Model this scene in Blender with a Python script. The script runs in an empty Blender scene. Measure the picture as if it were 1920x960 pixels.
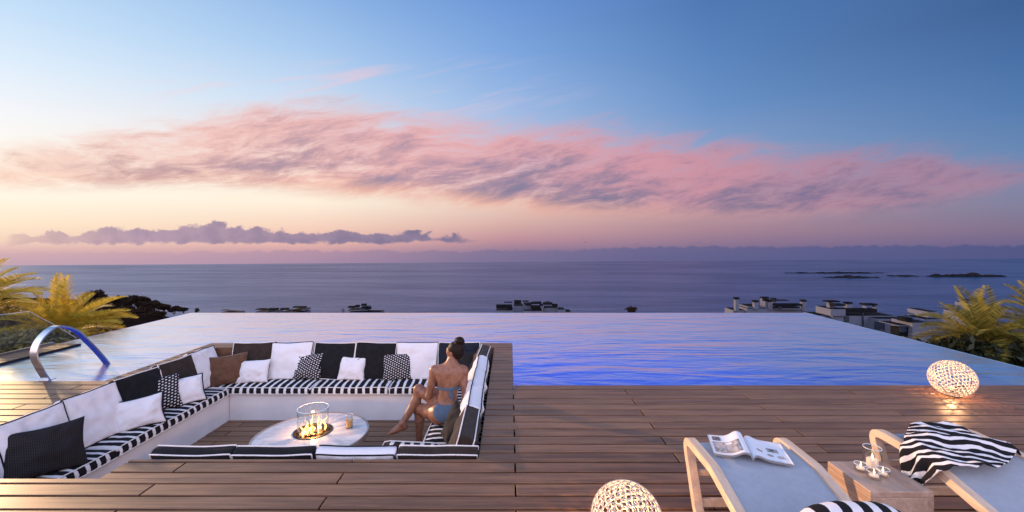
import bpy, bmesh, math, random
import numpy as np
from mathutils import Vector, Matrix, noise
R = math.radians
rnd = random.Random(7)
S = bpy.context.scene
COL = S.collection
F, PX, PY, H = 800.0, 956.0, 446.0, 1.72          # focal length in photo pixels, principal point, eye height

def at(x, y, z=0.0):
    """point on the level plane z that the photo shows at pixel (x, y)"""
    d = F * (H - z) / (y - PY)
    return Vector(((x - PX) * d / F, d, z))
def atd(x, y, d):
    return Vector(((x - PX) * d / F, d, H - (y - PY) * d / F))

def lin(*c):
    out = []
    for v in c:
        v = v / 255.0
        out.append(v / 12.92 if v <= 0.04045 else ((v + 0.055) / 1.055) ** 2.4)
    return (*out, 1.0)

# ------------------------------------------------------------------ node maths
class E:
    """a float socket with arithmetic"""
    def __init__(s, nt, sock): s.nt, s.s = nt, sock
    def _op(s, op, *a, clamp=False):
        n = s.nt.nodes.new('ShaderNodeMath'); n.operation = op; n.use_clamp = clamp
        for i, v in enumerate((s,) + a):
            if isinstance(v, E): s.nt.links.new(v.s, n.inputs[i])
            else: n.inputs[i].default_value = v
        return E(s.nt, n.outputs[0])
    def __add__(s, o): return s._op('ADD', o)
    __radd__ = __add__
    def __sub__(s, o): return s._op('SUBTRACT', o)
    def __rsub__(s, o): return (s * -1) + o
    def __mul__(s, o): return s._op('MULTIPLY', o)
    __rmul__ = __mul__
    def __truediv__(s, o): return s._op('DIVIDE', o)
    def max(s, o): return s._op('MAXIMUM', o)
    def min(s, o): return s._op('MINIMUM', o)
    def gt(s, o): return s._op('GREATER_THAN', o)
    def pow(s, o): return s._op('POWER', o)
    def frac(s): return s._op('FRACT')
    def abs(s): return s._op('ABSOLUTE')
    def sin(s): return s._op('SINE')
    def atan2(s, o): return s._op('ARCTAN2', o)
    def step(s, a, b):
        """smoothstep from a to b"""
        n = s.nt.nodes.new('ShaderNodeMapRange'); n.interpolation_type = 'SMOOTHSTEP'
        s.nt.links.new(s.s, n.inputs[0])
        flip = (not isinstance(a, E)) and (not isinstance(b, E)) and a > b
        if flip: a, b = b, a
        for k, v in ((1, a), (2, b)):
            if isinstance(v, E): s.nt.links.new(v.s, n.inputs[k])
            else: n.inputs[k].default_value = v
        n.inputs[3].default_value, n.inputs[4].default_value = (1, 0) if flip else (0, 1)
        return E(s.nt, n.outputs[0])
    def lstep(s, a, b):
        return ((s - a) / (b - a)).max(0.0).min(1.0)
    def ramp(s, lo, hi, stops, interp='LINEAR'):
        m = s.nt.nodes.new('ShaderNodeMapRange'); s.nt.links.new(s.s, m.inputs[0])
        m.inputs[1].default_value, m.inputs[2].default_value = lo, hi
        n = s.nt.nodes.new('ShaderNodeValToRGB'); s.nt.links.new(m.outputs[0], n.inputs[0])
        cr = n.color_ramp; cr.interpolation = interp
        while len(cr.elements) > 1: cr.elements.remove(cr.elements[-1])
        for i, (p, c) in enumerate(stops):
            p = (p - lo) / (hi - lo)
            e = cr.elements[0] if i == 0 else cr.elements.new(min(max(p, 0), 1))
            e.position = min(max(p, 0), 1)
            e.color = c if isinstance(c, tuple) else (c, c, c, 1)
        return n.outputs[0]
    def curve(s, lo, hi, pts):
        """piecewise linear function through pts"""
        vals = [p[1] for p in pts]; a, b = min(vals), max(vals)
        col = s.ramp(lo, hi, [(x, (y - a) / (b - a)) for x, y in pts], 'B_SPLINE' if False else 'LINEAR')
        sep = s.nt.nodes.new('ShaderNodeSeparateColor'); s.nt.links.new(col, sep.inputs[0])
        return E(s.nt, sep.outputs[0]) * (b - a) + a

def mixc(nt, f, a, b):
    n = nt.nodes.new('ShaderNodeMix'); n.data_type = 'RGBA'
    for k, v in ((0, f), (6, a), (7, b)):
        if isinstance(v, E): v = v.s
        if isinstance(v, (float, int)): n.inputs[k].default_value = v
        elif isinstance(v, tuple): n.inputs[k].default_value = v
        else: nt.links.new(v, n.inputs[k])
    return n.outputs[2]
def comb(nt, x, y, z=0.0):
    n = nt.nodes.new('ShaderNodeCombineXYZ')
    for k, v in enumerate((x, y, z)):
        if isinstance(v, E): nt.links.new(v.s, n.inputs[k])
        else: n.inputs[k].default_value = v
    return n.outputs[0]
def noise_n(nt, vec, scale=1.0, detail=4.0, rough=0.55, dist=0.0):
    n = nt.nodes.new('ShaderNodeTexNoise')
    nt.links.new(vec, n.inputs['Vector'])
    n.inputs['Scale'].default_value = scale; n.inputs['Detail'].default_value = detail
    n.inputs['Roughness'].default_value = rough; n.inputs['Distortion'].default_value = dist
    return E(nt, n.outputs[0])
def split(nt, vec):
    n = nt.nodes.new('ShaderNodeSeparateXYZ'); nt.links.new(vec, n.inputs[0])
    return [E(nt, n.outputs[k]) for k in range(3)]

# ------------------------------------------------------------------ materials
def new_mat(name):
    m = bpy.data.materials.new(name); m.use_nodes = True
    nt = m.node_tree; nt.nodes.clear()
    out = nt.nodes.new('ShaderNodeOutputMaterial')
    return m, nt, out
def pbsdf(nt, out, col=(.5, .5, .5, 1), rough=.6, metal=0.0, spec=.5):
    b = nt.nodes.new('ShaderNodeBsdfPrincipled')
    if isinstance(col, tuple): b.inputs['Base Color'].default_value = col if len(col) == 4 else (*col, 1)
    else: nt.links.new(col, b.inputs['Base Color'])
    if isinstance(rough, E): nt.links.new(rough.s, b.inputs['Roughness'])
    else: b.inputs['Roughness'].default_value = rough
    b.inputs['Metallic'].default_value = metal
    b.inputs['Specular IOR Level'].default_value = spec
    nt.links.new(b.outputs[0], out.inputs[0])
    return b
def bump(nt, b, h, strength=.3, dist=.01):
    n = nt.nodes.new('ShaderNodeBump'); n.inputs['Strength'].default_value = strength
    n.inputs['Distance'].default_value = dist
    nt.links.new(h.s if isinstance(h, E) else h, n.inputs['Height'])
    nt.links.new(n.outputs[0], b.inputs['Normal'])
    return n
def objco(nt):
    return nt.nodes.new('ShaderNodeTexCoord').outputs['Object']
def pos(nt):
    return nt.nodes.new('ShaderNodeNewGeometry').outputs['Position']
def vscale(nt, vec, s):
    n = nt.nodes.new('ShaderNodeVectorMath'); n.operation = 'MULTIPLY'
    nt.links.new(vec, n.inputs[0]); n.inputs[1].default_value = s
    return n.outputs[0]

M = {}
def simple(name, col, rough=.6, metal=0.0, var=.12, scale=9.0, bmp=0.0, bscale=300.0, spec=.5):
    m, nt, out = new_mat(name)
    c = objco(nt)
    n = noise_n(nt, c, scale, 4)
    lo = tuple(v * (1 - var) for v in col); hi = tuple(min(1, v * (1 + var)) for v in col)
    b = pbsdf(nt, out, mixc(nt, n.step(.3, .7), (*lo, 1), (*hi, 1)), rough, metal, spec)
    if bmp:
        bump(nt, b, noise_n(nt, c, bscale, 2), bmp, .004)
    M[name] = m
    return m
def fabric(name, col, var=.08, sheen=.15, weave=.35):
    m, nt, out = new_mat(name)
    c = objco(nt)
    n = noise_n(nt, c, 14.0, 5)
    fine = noise_n(nt, c, 420.0, 1)
    f = n * .6 + fine * .4
    lo = tuple(v * (1 - var) for v in col); hi = tuple(min(1, v * (1 + var)) for v in col)
    b = pbsdf(nt, out, mixc(nt, f.step(.35, .65), (*lo, 1), (*hi, 1)), .9, 0, .2)
    b.inputs['Sheen Weight'].default_value = sheen
    bump(nt, b, fine * .3 + noise_n(nt, c, 26.0, 3, .6, .6) * 1.0, weave, .012)
    M[name] = m
fabric('white_fabric', (.76, .73, .74), .025)
fabric('black_fabric', (.010, .0095, .011), .3, .05)
fabric('brown_fabric', (.034, .022, .017), .25, .08)
fabric('navy_fabric', (.014, .017, .026), .25, .05)
fabric('rust_fabric', (.12, .058, .032), .2)
fabric('piping_white', (.78, .74, .72)); fabric('piping_black', (.012, .012, .016), .2, .05)
fabric('bikini_fabric', (.085, .125, .185), .1)

def patterned():
    m, nt, out = new_mat('patterned_fabric')
    x, y, z = split(nt, objco(nt))
    a = x * .9 + y * .44; c = y * .9 - x * .44
    wob = noise_n(nt, objco(nt), 30.0, 2) * .25
    row = (c / .030 + wob)
    off = row._op('FLOOR')._op('MULTIPLY', .5)
    dash = (a / .040 + off + wob).frac()
    on = dash.step(.42, .50) * (row.frac().step(.32, .42)) * (1 - row.frac().step(.74, .84)) * (1 - dash.step(.93, 1.0))
    b = pbsdf(nt, out, mixc(nt, on, (.012, .011, .013, 1), (.66, .63, .64, 1)), .9, 0, .2)
    M['patterned_fabric'] = m
    m, nt, out = new_mat('dotted_fabric')
    x, y, z = split(nt, objco(nt))
    fx = (x / .013).frac() - .5; fy = (y / .013 + (x / .013)._op('FLOOR') * .5).frac() - .5
    d = (fx * fx + fy * fy)._op('SQRT')
    b = pbsdf(nt, out, mixc(nt, d.step(.26, .16), (.012, .010, .011, 1), (.055, .047, .045, 1)), .85, 0, .25)
    bump(nt, b, noise_n(nt, objco(nt), 24.0, 3), .3, .012)
    M['dotted_fabric'] = m
patterned()

def striped(name, period, duty, axis=0, wob=.35, zebra=False):
    m, nt, out = new_mat(name)
    c = objco(nt)
    x, y, z = split(nt, c)
    if zebra:
        n1 = noise_n(nt, vscale(nt, c, (3.2, 3.2, 3.2)), 1.0, 2, .5, .3) - .5
        n2 = noise_n(nt, vscale(nt, c, (11, 11, 11)), 1.0, 2) - .5
        t = x * zebra[0] + y * zebra[1] + z * zebra[2]
        s = (t / period + n1 * wob * 4 + n2 * .32).frac()
    else:
        n1 = noise_n(nt, vscale(nt, c, (1.6, 2.2, 1.0)), 1.0, 2) - .5
        n2 = noise_n(nt, vscale(nt, c, (9, 9, 3)), 1.0, 2) - .5
        s = ((x, y)[axis] / period + n1 * wob + n2 * .30 + y * .6).frac()
    on = s.step(duty - .02, duty + .02) * s.step(1.0, .97)
    fine = noise_n(nt, c, 400.0, 1)
    b = pbsdf(nt, out, mixc(nt, on, (.011, .010, .012, 1), (.74, .70, .69, 1)), .9, 0, .2)
    bump(nt, b, fine * .4 + noise_n(nt, c, 18.0, 3), .3, .01)
    M[name] = m
striped('stripe_seat', .104, .63, wob=.75)
striped('zebra_towel', .058, .58, wob=.55, zebra=(.45, 1.0, .55))
striped('zebra_headrest', .088, .52, wob=.10, zebra=(1.0, .25, -.35))

def wood(name, c1, c2, rough, axis=0, streak=1.0, tone=False):
    m, nt, out = new_mat(name)
    p = pos(nt) if tone else objco(nt)
    x, y, z = split(nt, p)
    if tone:
        a = nt.nodes.new('ShaderNodeAttribute'); a.attribute_name = 'tone'; t = E(nt, a.outputs['Fac'])
    else:
        t = E(nt, nt.nodes.new('ShaderNodeObjectInfo').outputs['Random'])
    l, w = (x, y) if axis == 0 else (y, x)
    v1 = comb(nt, l * 1.3 + t * 37.0, w * 34.0 + t * 11.0, z * 34.0)
    v2 = comb(nt, l * .9 + t * 17.0, w * 9.0 + t * 91.0, z * 9.0)
    v3 = comb(nt, l * 6.0 + t * 5.0, w * 160.0, z * 160.0)
    g1 = noise_n(nt, v1, 1.0, 6, .62, .8); g2 = noise_n(nt, v2, 1.0, 3, .5, 1.2); g3 = noise_n(nt, v3, 1.0, 2)
    f = g1 * .5 + g2 * .4 + g3 * .22 + (t - .5) * (.13 if tone else .05) - .06
    col = mixc(nt, f.step(.32, .70), (*c1, 1), (*c2, 1))
    r = g1.step(.2, .8) * .16 + (rough - .08)
    if tone:                                                   # traffic, old splashes and dust on the boards
        st = noise_n(nt, vscale(nt, p, (.9, 1.3, 1)), 1.0, 5, .62, .6)
        col = mixc(nt, st.step(.50, .72) * .20, col, (.20, .135, .10, 1))
        r = r + (st - .5) * .22
    b = pbsdf(nt, out, col, r, 0, .5)
    bump(nt, b, g1 * .6 + g3 * .4, .22 * streak, .003)
    M[name] = m
    return b
wood('deck_wood', (.104, .049, .023), (.258, .136, .070), .43, 0, 1.0, True)
wood('teak', (.58, .40, .27), (.74, .56, .41), .50, 1)
wood('table_wood', (.36, .235, .17), (.58, .41, .31), .45, 1)
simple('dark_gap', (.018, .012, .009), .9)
simple('white_render', (.70, .68, .69), .8, 0, .05, 3.0, .25, 60.0)
simple('wall_wood', (.17, .085, .045), .55, 0, .25, 6)
simple('steel', (.66, .66, .68), .20, 1.0, .04)
simple('dark_metal', (.03, .026, .024), .5, .6)
simple('stone_dark', (.05, .047, .045), .8, 0, .3, 2.0, .5, 8.0)
simple('sling_fabric', (.33, .36, .41), .85, 0, .04, 25.0, .35, 500.0)
simple('villa_shaded', (.11, .125, .175), .8, 0, .06, .3)  # white walls toned blue-grey: shade and distance haze put into the colour
simple('villa_dark', (.010, .011, .014), .9, 0, .3, .5, spec=.05)
simple('villa_glass', (.03, .04, .06), .12, 0, .2, .5)
simple('rock', (.014, .015, .020), 1.0, 0, .3, .2, .3, 1.0, spec=.0)
simple('lava', (.035, .022, .016), .7, .2, .4, 30, .5, 80)
simple('trunk', (.09, .06, .04), .9, 0, .3, 8, .6, 30)
simple('wax', (.80, .72, .62), .6, 0, .04)
simple('paper', (.78, .77, .78), .55, 0, .03)
simple('bulb_ring', (.80, .72, .64), .35)
simple('liquid', (.75, .36, .03), .15)

def marble():
    m, nt, out = new_mat('table_stone')
    c = objco(nt)
    n = noise_n(nt, vscale(nt, c, (3, 7, 3)), 1.0, 7, .65, 1.2)
    b = pbsdf(nt, out, mixc(nt, n.step(.32, .7), (.46, .45, .47, 1), (.78, .75, .73, 1)), n * .12 + .10)
    M['table_stone'] = m
marble()

def glass(name, tint=(.97, .985, .98, 1), refl=1.0, rough=0.0):
    m, nt, out = new_mat(name)
    tr = nt.nodes.new('ShaderNodeBsdfTransparent'); tr.inputs[0].default_value = tint
    gl = nt.nodes.new('ShaderNodeBsdfGlossy'); gl.inputs['Roughness'].default_value = rough
    lw = nt.nodes.new('ShaderNodeLayerWeight'); lw.inputs[0].default_value = .5
    mx = nt.nodes.new('ShaderNodeMixShader')
    nt.links.new(((E(nt, lw.outputs['Facing']).pow(5.0) * .90 + .035) * refl).s, mx.inputs[0])
    nt.links.new(tr.outputs[0], mx.inputs[1]); nt.links.new(gl.outputs[0], mx.inputs[2])
    nt.links.new(mx.outputs[0], out.inputs[0])
    M[name] = m
glass('clear_glass'); glass('cup_glass', (.95, .96, .97, 1), 2.2); glass('pane_glass', (.86, .90, .86, 1), .9)

def water():
    m, nt, out = new_mat('pool_water')
    p = pos(nt)
    w1 = noise_n(nt, vscale(nt, p, (.55, 2.1, 1)), 1.0, 2, .5, .9)
    w2 = noise_n(nt, vscale(nt, p, (1.6, 5.0, 1)), 1.0, 3, .5, .5)
    w3 = noise_n(nt, vscale(nt, p, (9.0, 16.0, 1)), 1.0, 2)
    bp = nt.nodes.new('ShaderNodeBump'); bp.inputs['Strength'].default_value = 1.0; bp.inputs['Distance'].default_value = .036
    nt.links.new((w1 * .9 + w2 * .22 + w3 * .035).s, bp.inputs['Height'])
    tr = nt.nodes.new('ShaderNodeBsdfTransparent'); tr.inputs[0].default_value = (.78, .88, 1.0, 1)
    gl = nt.nodes.new('ShaderNodeBsdfGlossy'); gl.distribution = 'MULTI_GGX'; gl.inputs[0].default_value = (.95, .95, 1, 1); gl.inputs['Roughness'].default_value = .25
    fr = nt.nodes.new('ShaderNodeLayerWeight'); fr.inputs[0].default_value = .5
    nt.links.new(bp.outputs[0], gl.inputs['Normal'])
    b3 = nt.nodes.new('ShaderNodeBump'); b3.inputs['Strength'].default_value = 1.0; b3.inputs['Distance'].default_value = .020
    nt.links.new((w1 * .9 + w2 * .5 + w3 * .06).s, b3.inputs['Height']); nt.links.new(b3.outputs[0], fr.inputs['Normal'])
    refl = E(nt, fr.outputs['Facing']).step(.61, .82) * .92 + .04
    mx = nt.nodes.new('ShaderNodeMixShader')
    nt.links.new(refl.s, mx.inputs[0]); nt.links.new(tr.outputs[0], mx.inputs[1]); nt.links.new(gl.outputs[0], mx.inputs[2])
    nt.links.new(mx.outputs[0], out.inputs[0])
    M['pool_water'] = m
    m, nt, out = new_mat('pool_tile')
    p = pos(nt); x, y, z = split(nt, p)
    g = ((x / .12).frac().step(.0, .06) * (y / .12).frac().step(.0, .06))
    v = noise_n(nt, vscale(nt, p, (8.3, 8.3, 8.3)), 1.0, 1)
    b = pbsdf(nt, out, mixc(nt, v.step(.3, .7), (.11, .19, .74, 1), (.15, .24, .82, 1)), .4)
    M['pool_tile'] = m
    m, nt, out = new_mat('ledge_tile')
    v = noise_n(nt, vscale(nt, pos(nt), (9, 9, 9)), 1.0, 2)
    pbsdf(nt, out, mixc(nt, v.step(.3, .7), (.30, .62, .86, 1), (.42, .74, .92, 1)), .4)
    M['ledge_tile'] = m
    m, nt, out = new_mat('sea_water')
    p = pos(nt)
    a = noise_n(nt, vscale(nt, p, (.03, .10, .1)), 1.0, 5, .62, .6)
    b2 = noise_n(nt, vscale(nt, p, (.0035, .022, .02)), 1.0, 4, .6, .8)
    col = mixc(nt, b2.step(.35, .7), (.010, .033, .072, 1), (.018, .046, .095, 1))
    df = nt.nodes.new('ShaderNodeBsdfDiffuse'); nt.links.new(col, df.inputs[0])
    gl = nt.nodes.new('ShaderNodeBsdfGlossy'); gl.inputs[0].default_value = (.68, .74, 1.0, 1); gl.inputs['Roughness'].default_value = .20
    bp = nt.nodes.new('ShaderNodeBump'); bp.inputs['Strength'].default_value = .5; bp.inputs['Distance'].default_value = 2.4
    nt.links.new((a * 1.0 + b2 * .6).s, bp.inputs['Height'])
    lw = nt.nodes.new('ShaderNodeLayerWeight'); lw.inputs[0].default_value = .5
    nt.links.new(bp.outputs[0], gl.inputs['Normal']); nt.links.new(bp.outputs[0], lw.inputs['Normal'])
    mx = nt.nodes.new('ShaderNodeMixShader')
    nt.links.new((E(nt, lw.outputs['Facing']).step(.45, 1.0) * (b2.step(.3, .7) * .12 + .32) + .03).s, mx.inputs[0])
    nt.links.new(df.outputs[0], mx.inputs[1]); nt.links.new(gl.outputs[0], mx.inputs[2]); nt.links.new(mx.outputs[0], out.inputs[0])
    M['sea_water'] = m
water()

def foliage(name, c1, c2, trans=.35):
    m, nt, out = new_mat(name)
    g = nt.nodes.new('ShaderNodeNewGeometry')
    rr = E(nt, g.outputs['Random Per Island'])
    n = noise_n(nt, pos(nt), 1.7, 2)
    col = mixc(nt, (rr * .65 + n * .5).step(.2, .95), (*c1, 1), (*c2, 1))
    b = pbsdf(nt, out, col, .55, 0, .0 if 'hill' in name else .3)
    tl = nt.nodes.new('ShaderNodeBsdfTranslucent'); nt.links.new(col, tl.inputs[0])
    mx = nt.nodes.new('ShaderNodeMixShader'); mx.inputs[0].default_value = trans
    nt.links.new(b.outputs[0], mx.inputs[1]); nt.links.new(tl.outputs[0], mx.inputs[2]); nt.links.new(mx.outputs[0], out.inputs[0])
    M[name] = m
foliage('palm_leaf_sunlit', (.38, .28, .025), (.68, .50, .07), .54)  # gold of the low sun put into the leaf colour
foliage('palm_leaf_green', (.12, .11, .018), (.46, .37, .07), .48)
foliage('shrub_leaf', (.16, .14, .06), (.36, .29, .13))
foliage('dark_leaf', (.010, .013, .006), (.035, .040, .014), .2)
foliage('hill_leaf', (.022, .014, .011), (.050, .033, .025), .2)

def ground_mat():
    m, nt, out = new_mat('hill_soil')
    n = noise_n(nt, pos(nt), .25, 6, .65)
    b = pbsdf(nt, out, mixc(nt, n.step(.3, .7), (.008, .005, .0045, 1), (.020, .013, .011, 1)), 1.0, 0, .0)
    bump(nt, b, n, .6, 1.0)
    M['hill_soil'] = m
ground_mat()

def emis(name, col, strength, base=None):
    m, nt, out = new_mat(name)
    b = pbsdf(nt, out, base or col, .4)
    b.inputs['Emission Color'].default_value = (*col[:3], 1)
    b.inputs['Emission Strength'].default_value = strength
    M[name] = m
emis('lamp_lattice', (1.0, .80, .66), .15, (.36, .31, .28, 1))
emis('lamp_core', (1.0, .70, .42), .5)
emis('candle_flame', (1.0, .62, .25), 7.0)
emis('candle_wax_lit', (1.0, .55, .30), .35, (.85, .70, .58, 1))
emis('ember', (1.0, .25, .04), 2.2, (.05, .03, .02, 1))
def flame_mat():
    m, nt, out = new_mat('flame')
    tc = nt.nodes.new('ShaderNodeTexCoord')
    x, y, z = split(nt, tc.outputs['Generated'])
    col = z.ramp(0, 1, [(0, (1, .30, .05, 1)), (.25, (1, .52, .16, 1)), (.7, (1, .45, .10, 1)), (1, (1, .25, .04, 1))])
    lw = nt.nodes.new('ShaderNodeLayerWeight'); lw.inputs[0].default_value = .45
    em = nt.nodes.new('ShaderNodeEmission'); nt.links.new(col, em.inputs[0]); em.inputs[1].default_value = 7.0
    tr = nt.nodes.new('ShaderNodeBsdfTransparent')
    mx = nt.nodes.new('ShaderNodeMixShader')
    fac = (E(nt, lw.outputs['Facing']).step(.25, .95) * .9 + z.step(.55, 1.1) * .25).min(1.0)
    nt.links.new(fac.s, mx.inputs[0]); nt.links.new(em.outputs[0], mx.inputs[1]); nt.links.new(tr.outputs[0], mx.inputs[2])
    nt.links.new(mx.outputs[0], out.inputs[0])
    M['flame'] = m
flame_mat()
def skin_mat():
    m, nt, out = new_mat('skin')
    n = noise_n(nt, objco(nt), 22.0, 4)
    b = pbsdf(nt, out, mixc(nt, n.step(.3, .7), (.21, .088, .050, 1), (.31, .138, .080, 1)), .42, 0, .45)
    b.inputs['Subsurface Weight'].default_value = .12
    b.inputs['Subsurface Radius'].default_value = (.02, .008, .004)
    M['skin'] = m
    m, nt, out = new_mat('hair')
    x, y, z = split(nt, objco(nt))
    n = noise_n(nt, comb(nt, x * 160, y * 160, z * 30), 1.0, 3)
    b = pbsdf(nt, out, mixc(nt, n.step(.3, .7), (.006, .0035, .0025, 1), (.022, .012, .008, 1)), .5, 0, .15)
    bump(nt, b, n, .6, .004)
    M['hair'] = m
skin_mat()
simple('eye_white', (.75, .74, .72), .2); simple('lip', (.34, .10, .08), .4)
simple('print_grey', (.42, .38, .36), .5, 0, .3, 40); simple('print_dark', (.16, .14, .14), .5, 0, .5, 60); simple('print_warm', (.50, .42, .37), .5, 0, .3, 50)

# ------------------------------------------------------------------ objects
def tag(o, label=None, cat=None, group=None, kind=None):
    if label: o['label'] = label
    if cat: o['category'] = cat
    if group: o['group'] = group
    if kind: o['kind'] = kind
    return o
def link(name, me, mat, parent=None, smooth=False):
    o = bpy.data.objects.new(name, me); COL.objects.link(o)
    if mat: me.materials.append(M[mat] if isinstance(mat, str) else mat)
    if parent: o.parent = parent
    if smooth:
        me.polygons.foreach_set('use_smooth', [True] * len(me.polygons))
    return o
def from_data(name, vs, fs, mat, parent=None, smooth=False):
    me = bpy.data.meshes.new(name); me.from_pydata([tuple(v) for v in vs], [], fs); me.update()
    return link(name, me, mat, parent, smooth)
def empty(name, loc=(0, 0, 0), rz=0.0):
    o = bpy.data.objects.new(name, None); COL.objects.link(o)
    o.location = loc; o.rotation_euler = (0, 0, rz); o.empty_display_size = .1
    return o

class MB:
    """collects shapes for one mesh"""
    def __init__(s): s.v, s.f = [], []
    def add(s, vs, fs, mtx=None):
        k = len(s.v)
        s.v += [tuple(mtx @ Vector(v)) if mtx else tuple(v) for v in vs]
        s.f += [tuple(i + k for i in f) for f in fs]
        return s
    def box(s, x0, x1, y0, y1, z0, z1, bev=0.0, mtx=None):
        if bev <= 0:
            vs = [(x, y, z) for z in (z0, z1) for y in (y0, y1) for x in (x0, x1)]
            return s.add(vs, [(0, 2, 3, 1), (4, 5, 7, 6), (0, 1, 5, 4), (2, 6, 7, 3), (0, 4, 6, 2), (1, 3, 7, 5)], mtx)
        bm = bmesh.new(); bmesh.ops.create_cube(bm, size=1)
        for v in bm.verts:
            v.co = Vector(((x0 + x1) / 2 + v.co.x * (x1 - x0), (y0 + y1) / 2 + v.co.y * (y1 - y0), (z0 + z1) / 2 + v.co.z * (z1 - z0)))
        bmesh.ops.bevel(bm, geom=bm.edges[:], offset=bev, segments=2, profile=.5, affect='EDGES')
        bm.verts.index_update()
        s.add([v.co for v in bm.verts], [[v.index for v in f.verts] for f in bm.faces], mtx); bm.free()
        return s
    def tube(s, pts, r, n=8, closed=False, caps=True, mtx=None):
        pts = [Vector(p) for p in pts]; m = len(pts)
        rs = r if isinstance(r, (list, tuple)) else [r] * m
        vs, fs = [], []
        prev = None
        for i, p in enumerate(pts):
            a = pts[(i - 1) % m] if (closed or i > 0) else p
            b = pts[(i + 1) % m] if (closed or i < m - 1) else p
            t = (b - a).normalized()
            if prev is None:
                u = t.cross(Vector((0, 0, 1)))
                if u.length < .1: u = t.cross(Vector((1, 0, 0)))
            else:
                u = prev - t * prev.dot(t)
            u.normalize(); prev = u; w = t.cross(u)
            for k in range(n):
                an = 2 * math.pi * k / n
                vs.append(p + (u * math.cos(an) + w * math.sin(an)) * rs[i])
        for i in range(m if closed else m - 1):
            j = (i + 1) % m
            for k in range(n):
                fs.append((i * n + k, i * n + (k + 1) % n, j * n + (k + 1) % n, j * n + k))
        if not closed and caps:
            fs.append(tuple(range(n))[::-1]); fs.append(tuple((m - 1) * n + k for k in range(n)))
        return s.add(vs, fs, mtx)
    def lathe(s, prof, n=32, mtx=None, closed=False):
        vs, fs = [], []
        for (r, z) in prof:
            for k in range(n):
                a = 2 * math.pi * k / n
                vs.append((r * math.cos(a), r * math.sin(a), z))
        m = len(prof)
        for i in range(m if closed else m - 1):
            j = (i + 1) % m
            for k in range(n):
                fs.append((i * n + k, i * n + (k + 1) % n, j * n + (k + 1) % n, j * n + k))
        if not closed:
            if prof[0][0] > 1e-6: fs.append(tuple(range(n))[::-1])
            if prof[-1][0] > 1e-6: fs.append(tuple((m - 1) * n + k for k in range(n)))
        return s.add(vs, fs, mtx)
    def ball(s, c, rx, ry=None, rz=None, n=16, jit=0.0):
        ry = ry or rx; rz = rz or rx
        vs, fs = [], []
        h = n // 2
        for i in range(h + 1):
            t = math.pi * i / h
            for k in range(n):
                a = 2 * math.pi * k / n
                q = 1 + (rnd.uniform(-jit, jit) if jit else 0)
                vs.append((c[0] + rx * q * math.sin(t) * math.cos(a), c[1] + ry * q * math.sin(t) * math.sin(a), c[2] + rz * q * math.cos(t)))
        for i in range(h):
            for k in range(n):
                fs.append((i * n + k, (i + 1) * n + k, (i + 1) * n + (k + 1) % n, i * n + (k + 1) % n))
        return s.add(vs, fs)
    def build(s, name, mat, parent=None, smooth=False):
        o = from_data(name, s.v, s.f, mat, parent, False)
        if smooth:
            me = o.data
            bm = bmesh.new(); bm.from_mesh(me)
            bmesh.ops.remove_doubles(bm, verts=bm.verts[:], dist=1e-5)
            for f in bm.faces: f.smooth = True
            for e in bm.edges:
                if len(e.link_faces) == 2 and e.calc_face_angle(0) > R(38): e.smooth = False
            bm.to_mesh(me); bm.free()
        return o
# ------------------------------------------------------------------ camera, sky, sun
cam = bpy.data.cameras.new('camera'); co = bpy.data.objects.new('camera', cam); COL.objects.link(co)
co.location = (0, 0, H); co.rotation_euler = (R(90), 0, 0)
cam.sensor_width = 36; cam.lens = 36 * F / 1920
cam.shift_x = (960 - PX) / 1920; cam.shift_y = -(480 - PY) / 1920
cam.clip_start = .05; cam.clip_end = 20000
S.camera = co
S.view_settings.view_transform = 'Standard'; S.view_settings.look = 'None'
S.view_settings.exposure = 0.0; S.view_settings.gamma = 1.0
S.cycles.use_denoising = True
S.cycles.max_bounces = 10; S.cycles.transparent_max_bounces = 24
S.cycles.sample_clamp_indirect = 4.0
S.cycles.caustics_reflective = False; S.cycles.caustics_refractive = False

SUN_AZ, SUN_EL = R(-55), R(10.0)
sun = bpy.data.lights.new('sun', 'SUN'); so = bpy.data.objects.new('sun', sun); COL.objects.link(so)
sv = Vector((math.sin(SUN_AZ) * math.cos(SUN_EL), math.cos(SUN_AZ) * math.cos(SUN_EL), math.sin(SUN_EL)))
so.rotation_euler = (-sv).to_track_quat('-Z', 'Y').to_euler()
so.location = sv * 60
sun.energy = 4.6; sun.angle = R(.8); sun.color = (1.0, .60, .32)

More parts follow.
